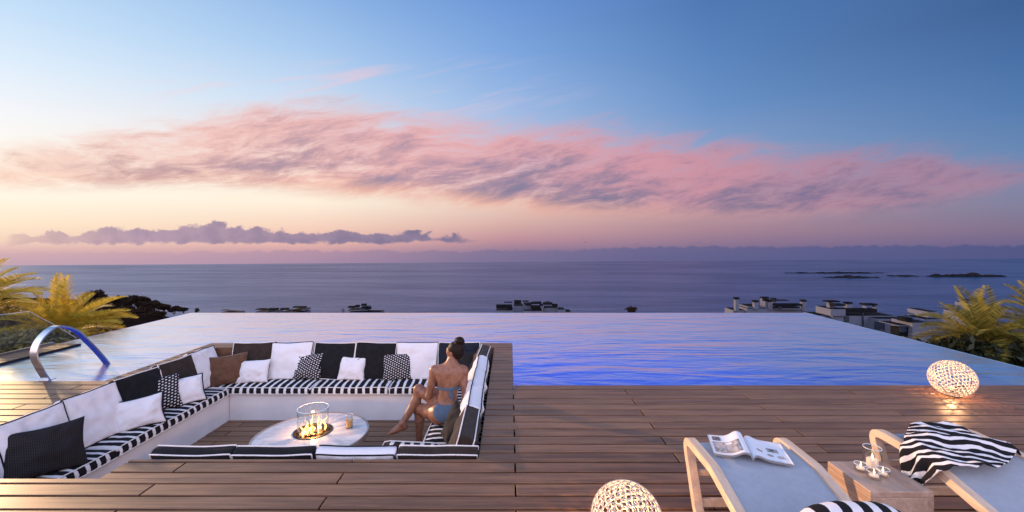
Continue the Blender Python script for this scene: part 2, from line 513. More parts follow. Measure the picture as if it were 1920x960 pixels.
def build_world():
    w = bpy.data.worlds.new('World'); S.world = w; w.use_nodes = True
    nt = w.node_tree; nt.nodes.clear()
    out = nt.nodes.new('ShaderNodeOutputWorld'); bg = nt.nodes.new('ShaderNodeBackground')
    nt.links.new(bg.outputs[0], out.inputs[0])
    tc = nt.nodes.new('ShaderNodeTexCoord')
    dx, dy, dz = split(nt, tc.outputs['Generated'])
    az = dx.atan2(dy) * (180 / math.pi)                       # degrees, 0 = straight out to sea, + = right
    hor = (dx * dx + dy * dy)._op('SQRT').max(.02)
    s = dz / hor                                              # tangent of the elevation
    LO, HI = -.075, .75
    def k(y, cosa): return (446 - y) / 800 * cosa
    def col(cosa, stops, extra):
        st = sorted([(k(y, cosa), lin(*c)) for y, c in stops] + extra)
        return s.ramp(LO, HI, st)
    top = lin(82, 120, 180)
    cL = col(.643, [(0, (196, 224, 250)), (100, (220, 237, 253)), (200, (243, 247, 252)), (290, (255, 251, 240)), (370, (255, 247, 228)),
                    (420, (254, 232, 204)), (450, (243, 212, 192)), (472, (216, 178, 180)), (497, (188, 160, 180))], [(.70, lin(120, 165, 220))])
    c2 = col(.906, [(0, (146, 184, 232)), (100, (172, 204, 240)), (200, (208, 224, 243)), (300, (248, 232, 222)), (380, (255, 240, 220)),
                    (425, (247, 210, 190)), (455, (233, 184, 174)), (470, (205, 160, 168)), (493, (168, 140, 168))], [(.70, lin(105, 148, 210))])
    c3 = col(1.0, [(0, (108, 151, 214)), (100, (127, 167, 223)), (200, (155, 186, 229)), (300, (196, 200, 222)), (380, (232, 204, 190)),
                   (420, (216, 174, 168)), (450, (190, 144, 156)), (470, (150, 124, 152)), (491, (106, 102, 144))], [(.70, lin(92, 135, 200))])
    c4 = col(.906, [(0, (80, 121, 180)), (100, (91, 133, 190)), (200, (108, 147, 200)), (290, (139, 163, 202)), (380, (178, 150, 162)),
                    (430, (170, 134, 150)), (460, (138, 116, 146)), (485, (82, 86, 134))], [(.70, lin(80, 122, 186))])
    cR = col(.643, [(0, (64, 99, 151)), (100, (73, 112, 166)), (200, (86, 125, 177)), (290, (107, 138, 181)), (380, (132, 130, 158)),
                    (430, (130, 114, 142)), (460, (110, 100, 140)), (485, (78, 84, 132))], [(.70, lin(62, 100, 158))])
    bk = s.ramp(LO, HI, [(-.07, lin(160, 140, 155)), (.05, lin(218, 190, 192)), (.3, lin(212, 200, 216)), (.75, lin(172, 184, 220))])
    c = mixc(nt, az.lstep(-52, -25), cL, c2)
    c = mixc(nt, az.lstep(-25, 0), c, c3)
    c = mixc(nt, az.lstep(0, 25), c, c4)
    c = mixc(nt, az.lstep(25, 50), c, cR)
    vm = nt.nodes.new('ShaderNodeVectorMath'); vm.operation = 'SCALE'; vm.inputs['Scale'].default_value = 3.1
    nt.links.new(bk, vm.inputs[0]); bk = vm.outputs[0]
    c = mixc(nt, az.abs().step(62, 120), c, bk)
    zen = s.step(.75, 2.5)
    c = mixc(nt, zen, c, lin(118, 152, 210))
    # ---- clouds, in directions (tangent coordinates about the sea view)
    front = dy.step(.18, .42)
    dyc = dy.max(.12)
    X = dx / dyc * F + PX; Y = (dz / dyc * -F) + PY            # names the direction by the photograph's own angles
    un, vn = X / 1000.0, Y / 1000.0
    # high band of pink streaks
    up = X.curve(-400, 2300, [(-400, 300), (0, 292), (120, 270), (300, 232), (480, 205), (640, 212), (800, 226), (960, 238), (1150, 256), (1330, 275), (1480, 289), (1640, 294), (1800, 304), (1930, 326), (2300, 360)])
    lo = X.curve(-400, 2300, [(-400, 348), (0, 352), (200, 354), (400, 352), (600, 364), (800, 380), (960, 398), (1100, 410), (1300, 420), (1500, 418), (1700, 396), (1850, 368), (1930, 350), (2300, 380)])
    th = R(-13)
    uc = un.min(1.0).max(-.2)
    sx = un; sy = vn + uc * uc * .115 + (un - 1.0).max(0.0) * .17
    warp = noise_n(nt, comb(nt, un * 3.0, vn * 6.0), 1.0, 3) - .5
    n1 = noise_n(nt, comb(nt, sx * 5.5 + warp * .9, sy * 27.0 + warp * 2.4), 1.0, 9, .68, .4)
    n2 = noise_n(nt, comb(nt, sx * 15.0 + warp * 1.0, sy * 58.0 + warp * 3.0 + 7.3), 1.0, 8, .68, .3)
    n3 = noise_n(nt, comb(nt, sx * 2.6 + 3.1, sy * 12.0 + warp), 1.0, 4, .55, .6)
    fib = n1 * .62 + n2 * .38
    jit = (n1 - .5) * 80.0 + (n3 - .5) * 60.0
    dtop = (Y - up + jit * 1.15); dbot = (lo - Y + jit * .36)
    inside = dtop.step(-40, 34) * dbot.step(-14, 26)
    edge_w = X.step(-250, 150)
    dens = (inside * (fib * 1.55 + .34 - .20)).min(1.0)
    dens = dens * (fib + inside * .06).step(.29, .56)
    fadeR = X.curve(-400, 2300, [(-400, .75), (0, .80), (300, .92), (700, 1.0), (1500, .98), (1800, .95), (1960, .80), (2300, .4)])
    dens = (dens * fadeR).max(0.0).min(.93)
    lit = X.ramp(-100, 2000, [(-100, lin(252, 216, 196)), (200, lin(244, 200, 188)), (480, lin(242, 188, 180)), (800, lin(236, 174, 174)), (1200, lin(216, 152, 164)), (1600, lin(182, 134, 156)), (2000, lin(158, 130, 158))])
    shd = X.ramp(-100, 2000, [(-100, lin(200, 156, 152)), (200, lin(176, 140, 150)), (480, lin(160, 134, 156)), (800, lin(140, 126, 156)), (1200, lin(118, 114, 148)), (1600, lin(116, 110, 146)), (2000, lin(116, 116, 152))])
    shade = (n3 * .30 + n1 * .42 + n2 * .48 - (dtop - 55.0) * -.0016)
    ccol = mixc(nt, shade.step(.51, .84), lit, shd)
    rim = dbot.step(46, 8) * X.curve(-400, 2300, [(-400, .4), (300, .45), (700, .8), (1000, .75), (1300, .35), (1700, .05), (2300, 0)])
    ccol = mixc(nt, rim, ccol, lin(255, 190, 165))
    c = mixc(nt, dens * front, c, ccol)
    # thin wisps above the band
    wl = X.step(150, 420) * X.step(1180, 760) * Y.step(95, 150) * Y.step(265, 190)
    wis = noise_n(nt, comb(nt, sx * 4.2 + 9.0, sy * 34.0 + warp * 2.0), 1.0, 5, .6, .4).step(.47, .72) * wl * .60
    c = mixc(nt, wis * front, c, X.ramp(0, 1200, [(0, lin(250, 225, 225)), (700, lin(232, 200, 214)), (1200, lin(205, 190, 220))]))
    # low cumulus bank
    b1 = noise_n(nt, comb(nt, un * 24.0, vn * 34.0), 1.0, 6, .55, .2)
    b2 = noise_n(nt, comb(nt, un * 8.0 + 5.0, vn * 5.0), 1.0, 3, .5)
    ctop = X.curve(0, 960, [(0, 448), (40, 437), (120, 440), (200, 432), (300, 431), (350, 420), (400, 419), (450, 425), (500, 428), (560, 436), (640, 431), (700, 432), (770, 434), (830, 440), (870, 446), (905, 452), (960, 460)])
    puff = (b1 - .5) * 52.0 + (b2 - .5) * 16.0
    cum = (Y - ctop + puff).step(-3.0, 3.5) * (X * -.004 + 459.0 - Y + (b1 - .5) * 26.0).step(-1.5, 4.5) * X.step(4, 30) * X.step(908, 840)
    ccum = mixc(nt, b1.step(.38, .66), X.ramp(0, 900, [(0, lin(214, 180, 178)), (250, lin(176, 150, 174)), (900, lin(132, 120, 150))]), X.ramp(0, 900, [(0, lin(200, 168, 172)), (250, lin(160, 138, 166)), (900, lin(112, 108, 142))]))
    c = mixc(nt, cum * front * X.curve(0, 900, [(0, .3), (60, .75), (250, .9), (900, .97)]), c, ccum)
    # small detached puffs
    b3 = noise_n(nt, comb(nt, un * 17.0 + 2.0, vn * 60.0), 1.0, 4, .55)
    sm = b3.step(.63, .68) * Y.step(436, 442) * Y.step(462, 452) * X.step(900, 940) * X.step(1650, 1300)
    c = mixc(nt, sm * front * .8, c, lin(128, 112, 145))
    # bank of cloud lying on the horizon
    b4 = noise_n(nt, comb(nt, un * 26.0 + 1.7, vn * 9.0), 1.0, 5, .6)
    htop = X.curve(-400, 2300, [(-400, 478), (300, 472), (800, 470), (1100, 467), (1300, 461), (1600, 461), (1900, 460), (2300, 460)])
    hb = (Y - htop + (b4 - .5) * 22.0).step(-1.5, 3.0)
    hcol = X.ramp(-100, 2000, [(-100, lin(206, 172, 180)), (300, lin(190, 156, 176)), (600, lin(168, 140, 166)), (900, lin(130, 118, 152)), (1200, lin(104, 102, 144)), (1600, lin(88, 92, 138)), (2000, lin(80, 86, 132))])
    c = mixc(nt, hb * front * X.curve(-400, 2300, [(-400, .3), (300, .55), (900, .8), (2300, .95)]), c, hcol)
    # the physical dusk sky, faintly on top
    sk = nt.nodes.new('ShaderNodeTexSky'); sk.sky_type = 'NISHITA'; sk.sun_disc = False
    sk.sun_elevation = SUN_EL; sk.sun_rotation = SUN_AZ
    add = nt.nodes.new('ShaderNodeMix'); add.data_type = 'RGBA'; add.blend_type = 'ADD'; add.clamp_result = False
    add.inputs[0].default_value = .0004
    nt.links.new(c, add.inputs[6]); nt.links.new(sk.outputs[0], add.inputs[7])
    nt.links.new(add.outputs[2], bg.inputs[0]); bg.inputs[1].default_value = 1.0
    w.cycles.sampling_method = 'MANUAL'; w.cycles.sample_map_resolution = 1024
build_world()

# ------------------------------------------------------------------ sea, land
SEA = -60.0
def sea():
    P = lambda x, y: at(x, y, SEA)
    # far edge of the water: a straight line a little nearer on the left than on the right, as the photograph's horizon lies
    p0, p1 = P(-900, 503.9), P(2900, 478.2)
    d = (p1 - p0)
    a, b = p0 - d * .5, p1 + d * .35
    vs = [(a.x, -600, SEA), (b.x, -600, SEA), (b.x, b.y, SEA), (a.x, a.y, SEA)]
    o = from_data('sea', vs, [(0, 1, 2, 3)], 'sea_water'); tag(o, kind='structure')
sea()

def land():
    nx, ny = 120, 90
    vs, fs = [], []
    for j in range(ny + 1):
        t = j / ny; y = -8 + 330 * t ** 1.6
        for i in range(nx + 1):
            u = (i / nx * 2 - 1); x = u * abs(u) ** .6 * 420
            z = -4.2 - .185 * max(0, y - 2) - .0001 * y * y
            n = noise.fractal(Vector((x * .02, y * .02, 3.1)), 1.0, 2.0, 4)
            z += n * min(3.5, .02 * max(0, y))
            if y > 10:
                px = PX + F * x / max(y, 1)
                g = math.exp(-((y - 120) / 55) ** 2)
                if px < 470:            # headland to the left
                    h = min(1, (470 - px) / 330)
                    z += g * h ** .5 * (11.0 + 2 * noise.noise(Vector((x * .03, y * .03, 0))))
            vs.append((x, y, max(z, SEA - 6)))
    for j in range(ny):
        for i in range(nx):
            k = j * (nx + 1) + i
            fs.append((k, k + 1, k + nx + 2, k + nx + 1))
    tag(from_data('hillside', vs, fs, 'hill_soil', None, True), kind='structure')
land()

# ------------------------------------------------------------------ deck
PITCH, Y0 = .143, 4.991
RECTS = [(-13, 13, -3, 3.05), (-2.94, 13, 3.05, 3.316), (-13, -4.58, 3.05, 5.134), (-.245, 13, 3.05 + .266, 4.991),
         (-4.88, -4.58, 5.134, 6.68), (-.245, .04, 4.991, 6.68), (-4.88, .04, 6.68, 6.993), (-7.5, -7.0, 5.134, 6.95)]
def deck_boards(name, rects, z, row0, step, thick=.034, joint=True):
    vs, fs, tones = [], [], []
    gap = .020
    for (x0, x1, y0, y1) in rects:
        k0 = math.floor((y0 - row0) / step) - 1; k1 = math.ceil((y1 - row0) / step) + 1
        for k in range(k0, k1 + 1):
            a, b = row0 + k * step + gap / 2, row0 + (k + 1) * step - gap / 2
            a, b = max(a, y0), min(b, y1)
            if b - a < .004: continue
            off = .04 if k % 2 else 1.305
            j0 = math.floor((x0 - off) / 2.52)
            while True:
                xa, xb = off + j0 * 2.52 + .006, off + (j0 + 1) * 2.52 - .006
                if xa > x1: break
                seed = k * 131 + j0 * 17; j0 += 1
                xa, xb = max(xa, x0), min(xb, x1)
                if xb - xa < .004: continue
                c = .003
                q = len(vs)
                zz = z + random.Random(seed + 5).uniform(-.0006, .0006)
                vs += [(xa, a, zz - thick), (xb, a, zz - thick), (xb, b, zz - thick), (xa, b, zz - thick),
                       (xa, a, zz - c), (xb, a, zz - c), (xb, b, zz - c), (xa, b, zz - c),
                       (xa + c, a + c, zz), (xb - c, a + c, zz), (xb - c, b - c, zz), (xa + c, b - c, zz)]
                for p in (0, 4):
                    for e in range(4):
                        g = (e + 1) % 4
                        fs.append((q + p + e, q + p + g, q + p + 4 + g, q + p + 4 + e))
                fs.append((q + 8, q + 9, q + 10, q + 11))
                tones += [random.Random(seed).random()] * 9
    o = from_data(name, vs, fs, 'deck_wood')
    at_ = o.data.attributes.new('tone', 'FLOAT', 'FACE'); at_.data.foreach_set('value', tones)
    return o
tag(deck_boards('deck', RECTS, 0.0, Y0, PITCH), kind='structure')
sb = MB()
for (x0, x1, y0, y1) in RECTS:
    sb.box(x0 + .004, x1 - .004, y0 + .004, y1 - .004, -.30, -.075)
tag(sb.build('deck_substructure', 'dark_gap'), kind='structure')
# sunken floor
FL = -.87
tag(deck_boards('sunken_floor', [(-4.0, -.9, 3.0, 6.1)], FL, 3.0, PITCH), kind='structure')
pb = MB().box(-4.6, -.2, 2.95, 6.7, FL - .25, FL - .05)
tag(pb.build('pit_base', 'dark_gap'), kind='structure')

# wooden lining of the pit above the benches
ST = -.49                                                     # top of the white masonry benches
def wall_thing(name, boxes, mat, label, cat, group=None, bev=.006):
    m = MB()
    for b in boxes: m.box(*b, bev=bev)
    return tag(m.build(name, mat), label, cat, group)
wall_thing('pit_lining', [(-4.60, -4.582, 2.5, 6.70, FL, -.031), (-4.58, -.245, 6.682, 6.70, FL, -.031), (-.247, -.229, 3.30, 6.68, FL, -.031), (-2.94, -.25, 3.298, 3.314, FL, -.031)],
           'wall_wood', 'brown timber lining around the inside walls of the sunken lounge', 'wall lining', bev=0)
# the benches: white rendered masonry
wall_thing('built_in_bench', [(-4.575, -3.99, 2.4, 6.675, FL - .02, ST)], 'white_render', 'white rendered bench along the left side of the sunken lounge', 'bench', 'built-in benches of the sunken lounge')
wall_thing('built_in_bench', [(-3.985, -.92, 6.06, 6.675, FL - .02, ST)], 'white_render', 'white rendered bench along the pool side of the sunken lounge', 'bench', 'built-in benches of the sunken lounge')
wall_thing('built_in_bench', [(-.90, -.25, 3.97, 6.675, FL - .02, ST)], 'white_render', 'white rendered bench under the seated woman', 'bench', 'built-in benches of the sunken lounge')
wall_thing('built_in_bench', [(-2.93, -.25, 3.32, 3.96, FL - .02, ST)], 'white_render', 'white rendered bench nearest the viewer, hidden behind four cushion backs', 'bench', 'built-in benches of the sunken lounge')

# ------------------------------------------------------------------ pool
WZ = -.028
def pool():
    vs, fs = [], []
    def rect(x0, x1, y0, y1, z, V, Fc):
        q = len(V); V += [(x0, y0, z), (x1, y0, z), (x1, y1, z), (x0, y1, z)]; Fc.append((q, q + 1, q + 2, q + 3))
    rect(-6.998, -4.882, 5.136, 6.995, WZ, vs, fs); rect(.042, 6.90, 4.993, 6.995, WZ, vs, fs); rect(-7.44, 6.90, 6.995, 9.95, WZ, vs, fs)
    o = from_data('pool_water', vs, fs, 'pool_water'); tag(o, kind='structure')
    m = MB()
    BZ = -1.15
    m.box(-7.5, 7.0, 4.9, 10.0, BZ - .2, BZ)                  # floor slab
    m.box(-7.47, 6.93, 9.92, 9.96, BZ, WZ - .004)             # thin weir walls
    m.box(-7.47, -7.43, 6.96, 9.92, BZ, WZ - .004)
    m.box(-7.0, -4.88, 5.06, 5.134, BZ, -.04); m.box(.04, 6.9, 4.93, 4.988, BZ, -.04)
    m.box(-7.06, -7.0, 5.06, 6.95, BZ, -.04); m.box(-7.43, -7.0, 6.90, 6.95, BZ, -.04)
    m.box(-4.88, -4.82, 5.134, 6.99, BZ, -.04); m.box(-.02, .04, 4.99, 6.99, BZ, -.04); m.box(-4.82, -.02, 6.93, 6.99, BZ, -.04)
    tag(m.build('pool_basin', 'pool_tile'), kind='structure')
    lb = MB().box(6.46, 6.93, 4.99, 9.915, BZ + .005, -.15)
    tag(lb.build('pool_bench', 'pool_tile'), kind='structure')
    l = MB().box(6.44, 6.93, 4.99, 9.915, -.149, -.12)
    l.box(6.885, 6.925, 4.99, 9.915, -.13, WZ - .003)
    tag(l.build('pool_ledge', 'ledge_tile'), kind='structure')
    w = MB()
    w.box(-7.53, 6.99, 9.965, 10.05, -4.5, -.055); w.box(-7.56, -7.475, 5.1, 10.05, -4.5, -.055); w.box(6.94, 7.02, 4.993, 9.96, -4.5, -.052)
    tag(w.build('pool_outer_wall', 'stone_dark'), kind='structure')
pool()
# ------------------------------------------------------------------ cushions
SEAT = -.40
def sgn_pow(v, p): return math.copysign(abs(v) ** p, v)
def cushion(name, w, h, t, mat, pipe, seed, label, cat, group, loc, yaw, lean, roll=0.0, soft=False, sag=0.0, n=22):
    """a stuffed cushion; origin at the middle of its lower edge, local x = width, y = up, z = front.
    soft: knife-edged throw pillow with pulled-in sides; otherwise a box cushion with a gusset between two piped seams"""
    off = Vector((seed * 3.7, seed * 1.9, seed * .7))
    vs, fs = [], []
    def xy(u, v):
        if soft:
            x = w / 2 * u * (1 - .085 * (1 - v * v) ** 1.0)
            y = h / 2 * v * (1 - .085 * (1 - u * u) ** 1.0)
            # slumped: the lower half is a little wider
            x *= 1 + .03 * (1 - v) * .5
        else:
            r = .10
            x = w / 2 * u * (1 - r * max(0, abs(v) - .80) ** 2 * 2.2 - .022 * (1 - v * v))
            y = h / 2 * v * (1 - r * max(0, abs(u) - .80) ** 2 * 2.2 - .03 * (1 - u * u) * (1 if v > 0 else .3))
        y += noise.noise(off + Vector((u * 1.3, v * .7, 0))) * .010 - sag * (1 - u * u) * (v + 1) * .5
        x += noise.noise(off + Vector((u * .7, v * 1.5, 5))) * .009
        return x, y + h / 2
    def depth(u, v):
        e = max(0.0, (1 - u * u)) * max(0.0, (1 - v * v))
        wr = noise.fractal(off + Vector((u * 1.6, v * 1.6, 9)), .9, 2.0, 3) * .026 * min(1, e * 3)
        # creases that run in from the corners and the seams
        a = math.atan2(v, u)
        wr += math.sin(a * 9 + seed * 2 + 3 * noise.noise(off + Vector((u * 2, v * 2, 1)))) * .0065 * min(1, e * 5) * (abs(u) ** 2 + abs(v) ** 2) * .8
        if soft:
            return t / 2 * e ** .42 + wr
        return t * .30 + t * .26 * e ** .5 + wr
    ring = {}
    N = n
    g = [math.sin(math.pi / 2 * (-1 + 2 * i / N)) * .45 + (-1 + 2 * i / N) * .55 for i in range(N + 1)]
    def grid(side):
        q = len(vs)
        for j in range(N + 1):
            for i in range(N + 1):
                x, y = xy(g[i], g[j]); z = depth(g[i], g[j]) * side
                vs.append((x, y, z))
        for j in range(N):
            for i in range(N):
                k = q + j * (N + 1) + i
                f = (k, k + 1, k + N + 2, k + N + 1)
                fs.append(f if side > 0 else f[::-1])
        per = [q + i for i in range(N)] + [q + j * (N + 1) + N for j in range(N)] + [q + N * (N + 1) + i for i in range(N, 0, -1)] + [q + j * (N + 1) for j in range(N, 0, -1)]
        return per
    pf, pk = grid(1), grid(-1)
    m = len(pf)
    if not soft:
        # gusset, slightly puffed between the seams
        mid = len(vs)
        c = Vector((0, h / 2, 0))
        for a, b in zip(pf, pk):
            p = (Vector(vs[a]) + Vector(vs[b])) * .5
            d = (p - c); d.z = 0; d.normalize()
            vs.append(tuple(p + d * .012))
        for i in range(m):
            j = (i + 1) % m
            fs.append((pf[i], mid + i, mid + j, pf[j])); fs.append((mid + i, pk[i], pk[j], mid + j))
    Mx = Matrix.Translation(loc) @ Matrix.Rotation(yaw, 4, 'Z') @ Matrix.Rotation(R(90) - lean, 4, 'X') @ Matrix.Rotation(roll, 4, 'Z')
    o = from_data(name, vs, fs, mat, None, False)
    me = o.data
    bm = bmesh.new(); bm.from_mesh(me)
    if soft: bmesh.ops.remove_doubles(bm, verts=bm.verts[:], dist=2e-3)
    for f in bm.faces: f.smooth = True
    bm.to_mesh(me); bm.free()
    o.matrix_world = Mx
    tag(o, label, cat, group)
    if pipe:
        mb = MB()
        def loop(per, zoff):
            pts = [Vector(vs[i]) + Vector((0, 0, zoff)) for i in per]
            c = Vector((0, h / 2, 0)); out = []
            for i, p in enumerate(pts):
                d = p - c; d.z = 0; d.normalize()
                out.append(p + d * .003)
            return out
        mb.tube(loop(pf, 0), .0085 if soft else .0062, 6, closed=True)
        if not soft: mb.tube(loop(pk, 0), .0062, 6, closed=True)
        p = mb.build('piping', pipe, o, False)
        p.data.polygons.foreach_set('use_smooth', [True] * len(p.data.polygons))
    return o

G_BACK = 'back cushions around the sunken lounge'
G_THROW = 'throw pillows on the sunken lounge'
PW, PB = 'piping_white', 'piping_black'
# against the left wall, from the viewer towards the pool
left = [(3.92, .58, .52, 'white_fabric', PB, 'white back cushion cut by the left edge of the photo'),
        (4.49, .57, .53, 'white_fabric', PB, 'white back cushion between another white one and a black one on the left bench'),
        (5.06, .57, .53, 'black_fabric', PW, 'black back cushion behind the patterned throw pillow on the left bench'),
        (5.62, .56, .53, 'brown_fabric', PW, 'dark brown back cushion behind a small white pillow on the left bench'),
        (6.13, .50, .54, 'white_fabric', PB, 'white back cushion nearest the corner where left bench and pool-side bench meet')]
for i, (y, w, h, m, p, lb) in enumerate(left):
    cushion('back_cushion', w, h, .15, m, p, i + 1, lb, 'cushion', G_BACK, (-4.29, y, SEAT - .005), R(90 + rnd.uniform(-3, 3)), R(20 + rnd.uniform(-2, 2)), R(rnd.uniform(-1.5, 1.5)))
# against the pool-side wall, from left to right
back = [(470, 'brown_fabric', PW, 'dark brown back cushion leftmost on the pool-side bench'),
        (544, 'white_fabric', PB, 'white back cushion between a brown and a black one on the pool-side bench'),
        (623, 'black_fabric', PW, 'black back cushion beside the left white cushion of the pool-side bench'),
        (702, 'black_fabric', PW, 'black back cushion between a black and a white one on the pool-side bench'),
        (781, 'white_fabric', PB, 'white back cushion just left of the woman, behind a patterned pillow'),
        (860, 'navy_fabric', PW, "navy back cushion behind the woman's head")]
for i, (px, m, p, lb) in enumerate(back):
    cushion('back_cushion', .625, .535, .15, m, p, 11 + i, lb, 'cushion', G_BACK, ((px - PX) * 6.44 / F, 6.41, SEAT - .005), R(rnd.uniform(-2, 2)), R(19 + rnd.uniform(-2, 2)), R(rnd.uniform(-1.2, 1.2)))
# against the right-hand wall, from the pool towards the viewer
right = [(6.20, .58, 'brown_fabric', PW, 'dark brown back cushion in the far right corner of the lounge'),
         (5.60, .60, 'white_fabric', PB, "white back cushion farthest from the viewer on the woman's bench"),
         (5.00, .60, 'white_fabric', PB, "white back cushion in the middle of three beside the woman"),
         (4.42, .58, 'white_fabric', PB, "white back cushion next to the brown one behind the woman's hips"),
         (3.80, .66, 'brown_fabric', PW, 'dark brown back cushion standing on end at the near right corner of the lounge')]
for i, (y, w, m, p, lb) in enumerate(right):
    cushion('back_cushion', w, .51, .22, m, p, 21 + i, lb, 'cushion', G_BACK, (-.505, y, SEAT - .005), R(-90 + rnd.uniform(-3, 3)), R(17 + rnd.uniform(-2, 2)), R(rnd.uniform(-1.2, 1.2)))
# backs of the four near cushions
near = [(365, 'black_fabric', PW, 'black cushion with white piping leftmost of the four along the near rim'),
        (516, 'black_fabric', PW, 'black cushion with white piping beside the white one along the near rim'),
        (669, 'white_fabric', PB, 'white cushion with black piping along the near rim of the lounge'),
        (822, 'brown_fabric', PW, 'dark brown cushion with white piping rightmost along the near rim')]
for i, (px, m, p, lb) in enumerate(near):
    cushion('back_cushion', .632, .535, .15, m, p, 31 + i, lb, 'cushion', G_BACK, ((px - PX) * 3.44 / F, 3.62, SEAT - .085), R(180 + rnd.uniform(-.6, .6)), R(21), R(rnd.uniform(-.6, .6)))

# throw pillows, each where it touches the seat in the photo
def throw(px, py, w, h, yaw, lean, mat, pipe, seed, label, t=.17, roll=0.0, dz=0.0, dy=0.0, dx=0.0):
    p = at(px, py, SEAT); p.z += dz; p.y += dy; p.x += dx
    cushion('throw_pillow', w, h, t, mat, pipe, seed, label, 'pillow', G_THROW, p, R(yaw), R(lean), R(roll), True)
throw(58, 893, .53, .45, 58, 26, 'dotted_fabric', None, 41, 'large black dotted throw pillow at the left edge of the photo', .18, -2, dx=.15)
throw(264, 803, .43, .34, 44, 24, 'white_fabric', PB, 42, 'small white throw pillow leaning on the patterned one on the left bench', .15, 3)
throw(298, 773, .47, .42, 46, 24, 'patterned_fabric', None, 43, 'black and white patterned pillow behind a small white one on the left bench', .15, 2)
throw(352, 758, .38, .35, 42, 26, 'white_fabric', PB, 44, 'small white throw pillow with dark piping in front of the dark brown cushion', .15, 4)
throw(428, 722, .48, .44, 26, 24, 'rust_fabric', None, 45, 'russet brown throw pillow in the far left corner of the lounge', .16, 2)
throw(471, 719, .44, .34, 6, 26, 'white_fabric', None, 46, 'small white throw pillow beside the russet pillow', .15, 1.5)
throw(574, 713, .43, .39, -5, 22, 'patterned_fabric', None, 47, 'black and white patterned pillow between two white cushions on the pool-side bench', .15, 3)
throw(657, 714, .40, .35, 0, 24, 'white_fabric', None, 48, 'small white throw pillow in front of the two black cushions', .15, -1)
throw(744, 714, .43, .40, 4, 22, 'patterned_fabric', None, 49, 'black and white patterned pillow closest to the woman', .15, 3)
throw(872, 718, .46, .47, -8, 18, 'dotted_fabric', None, 50, "black dotted throw pillow beyond the woman's right shoulder", .15, 0)
throw(838, 836, .36, .40, -62, 20, 'black_fabric', None, 51, "black throw pillow standing by the woman's hip in front of the brown cushion", .17, -8, 0, .03)

# striped seat cushions with piping
def seat(w, d, t, loc, yaw, label, seed, lift=None, k=.104):
    nx = max(6, int(w / .06)); ny = 10
    vs, fs = [], []
    off = Vector((seed * 2.3, seed * 5.1, 0))
    prof = []                                                # cross-section across the depth, from back bottom over the top to front bottom
    r = .035
    for a in (0, .02): pass
    sec = [(d / 2, -t), (d / 2, -r)]
    for a in (30, 60): sec.append((d / 2 - r + r * math.cos(R(a)), -r + r * math.sin(R(a))))
    for j in range(1, ny): sec.append((d / 2 - r - (d - 2 * r) * (j / ny), .0))
    for a in (60, 30): sec.append((-d / 2 + r - r * math.cos(R(a)), -r + r * math.sin(R(a))))
    sec += [(-d / 2, -r), (-d / 2 - .006, -t * .55), (-d / 2, -t)]
    m = len(sec)
    for i in range(nx + 1):
        u = -1 + 2 * i / nx; x = w / 2 * u
        end = max(0, abs(u) - .94) / .06
        for (y, z) in sec:
            top = 1 if z > -.02 else 0
            zz = z + top * (.010 * (1 - (2 * y / d) ** 2) - .014 * end + noise.noise(off + Vector((x * 2.2, y * 3, 0))) * .010)
            yy = y + (noise.noise(off + Vector((x * 2.0, 7, 0))) * .012 if y < 0 else 0)
            if lift: zz += lift(x, y)
            vs.append((x * (1 - .004 * end), yy, zz))
    for i in range(nx):
        for k_ in range(m - 1):
            a = i * m + k_
            fs.append((a, a + m, a + m + 1, a + 1))
    fs.append(tuple(range(m))); fs.append(tuple(nx * m + k_ for k_ in range(m))[::-1])
    o = from_data('seat_cushion', vs, fs, 'stripe_seat', None, True)
    o.location = loc; o.rotation_euler = (0, 0, yaw)
    tag(o, label, 'seat cushion', 'striped seat cushions on the benches')
    ki = next(q for q, s in enumerate(sec) if s[0] < 0 and abs(s[0] + d / 2) < .03 and s[1] > -.03)
    mb = MB()
    mb.tube([Vector(vs[i * m + ki]) + Vector((0, -.003, .003)) for i in range(nx + 1)], .006, 6)
    kb = m - 1
    mb.tube([Vector(vs[i * m + kb]) + Vector((0, -.004, .006)) for i in range(nx + 1)], .005, 6)
    for e in (0, nx):
        mb.tube([Vector(vs[e * m + q]) + Vector((0, 0, .002)) for q in range(2, m - 3)], .005, 6)
    p = mb.build('piping', 'piping_white', o); p.data.polygons.foreach_set('use_smooth', [True] * len(p.data.polygons))
    return o
# left bench: front edge faces +X  (local -y)
for i, (ya, yb, lb) in enumerate([(2.45, 4.30, 'striped seat cushion on the left bench under the large dotted pillow'), (4.31, 6.02, 'striped seat cushion on the left bench between the white pillows and the corner')]):
    seat(yb - ya, .62, .092, (-4.265, (ya + yb) / 2, SEAT), R(90), lb, 60 + i)
for i, (xa, xb, lb) in enumerate([(-4.57, -2.83, 'striped seat cushion in the far left corner of the pool-side bench'), (-2.82, -1.72, 'striped seat cushion under the middle pillows of the pool-side bench'), (-1.71, -.27, "striped seat cushion beyond the woman's knees")]):
    seat(xb - xa, .65, .092, ((xa + xb) / 2, 6.35, SEAT + .0015), 0, lb, 64 + i)
for i, (ya, yb, lb) in enumerate([(4.42, 6.02, 'striped seat cushion the woman sits on'), (3.98, 4.41, 'short striped seat cushion under the black pillow at the near right corner')]):
    seat(yb - ya, .655, .092, (-.583, (ya + yb) / 2, SEAT - .001), R(-90), lb, 68 + i)
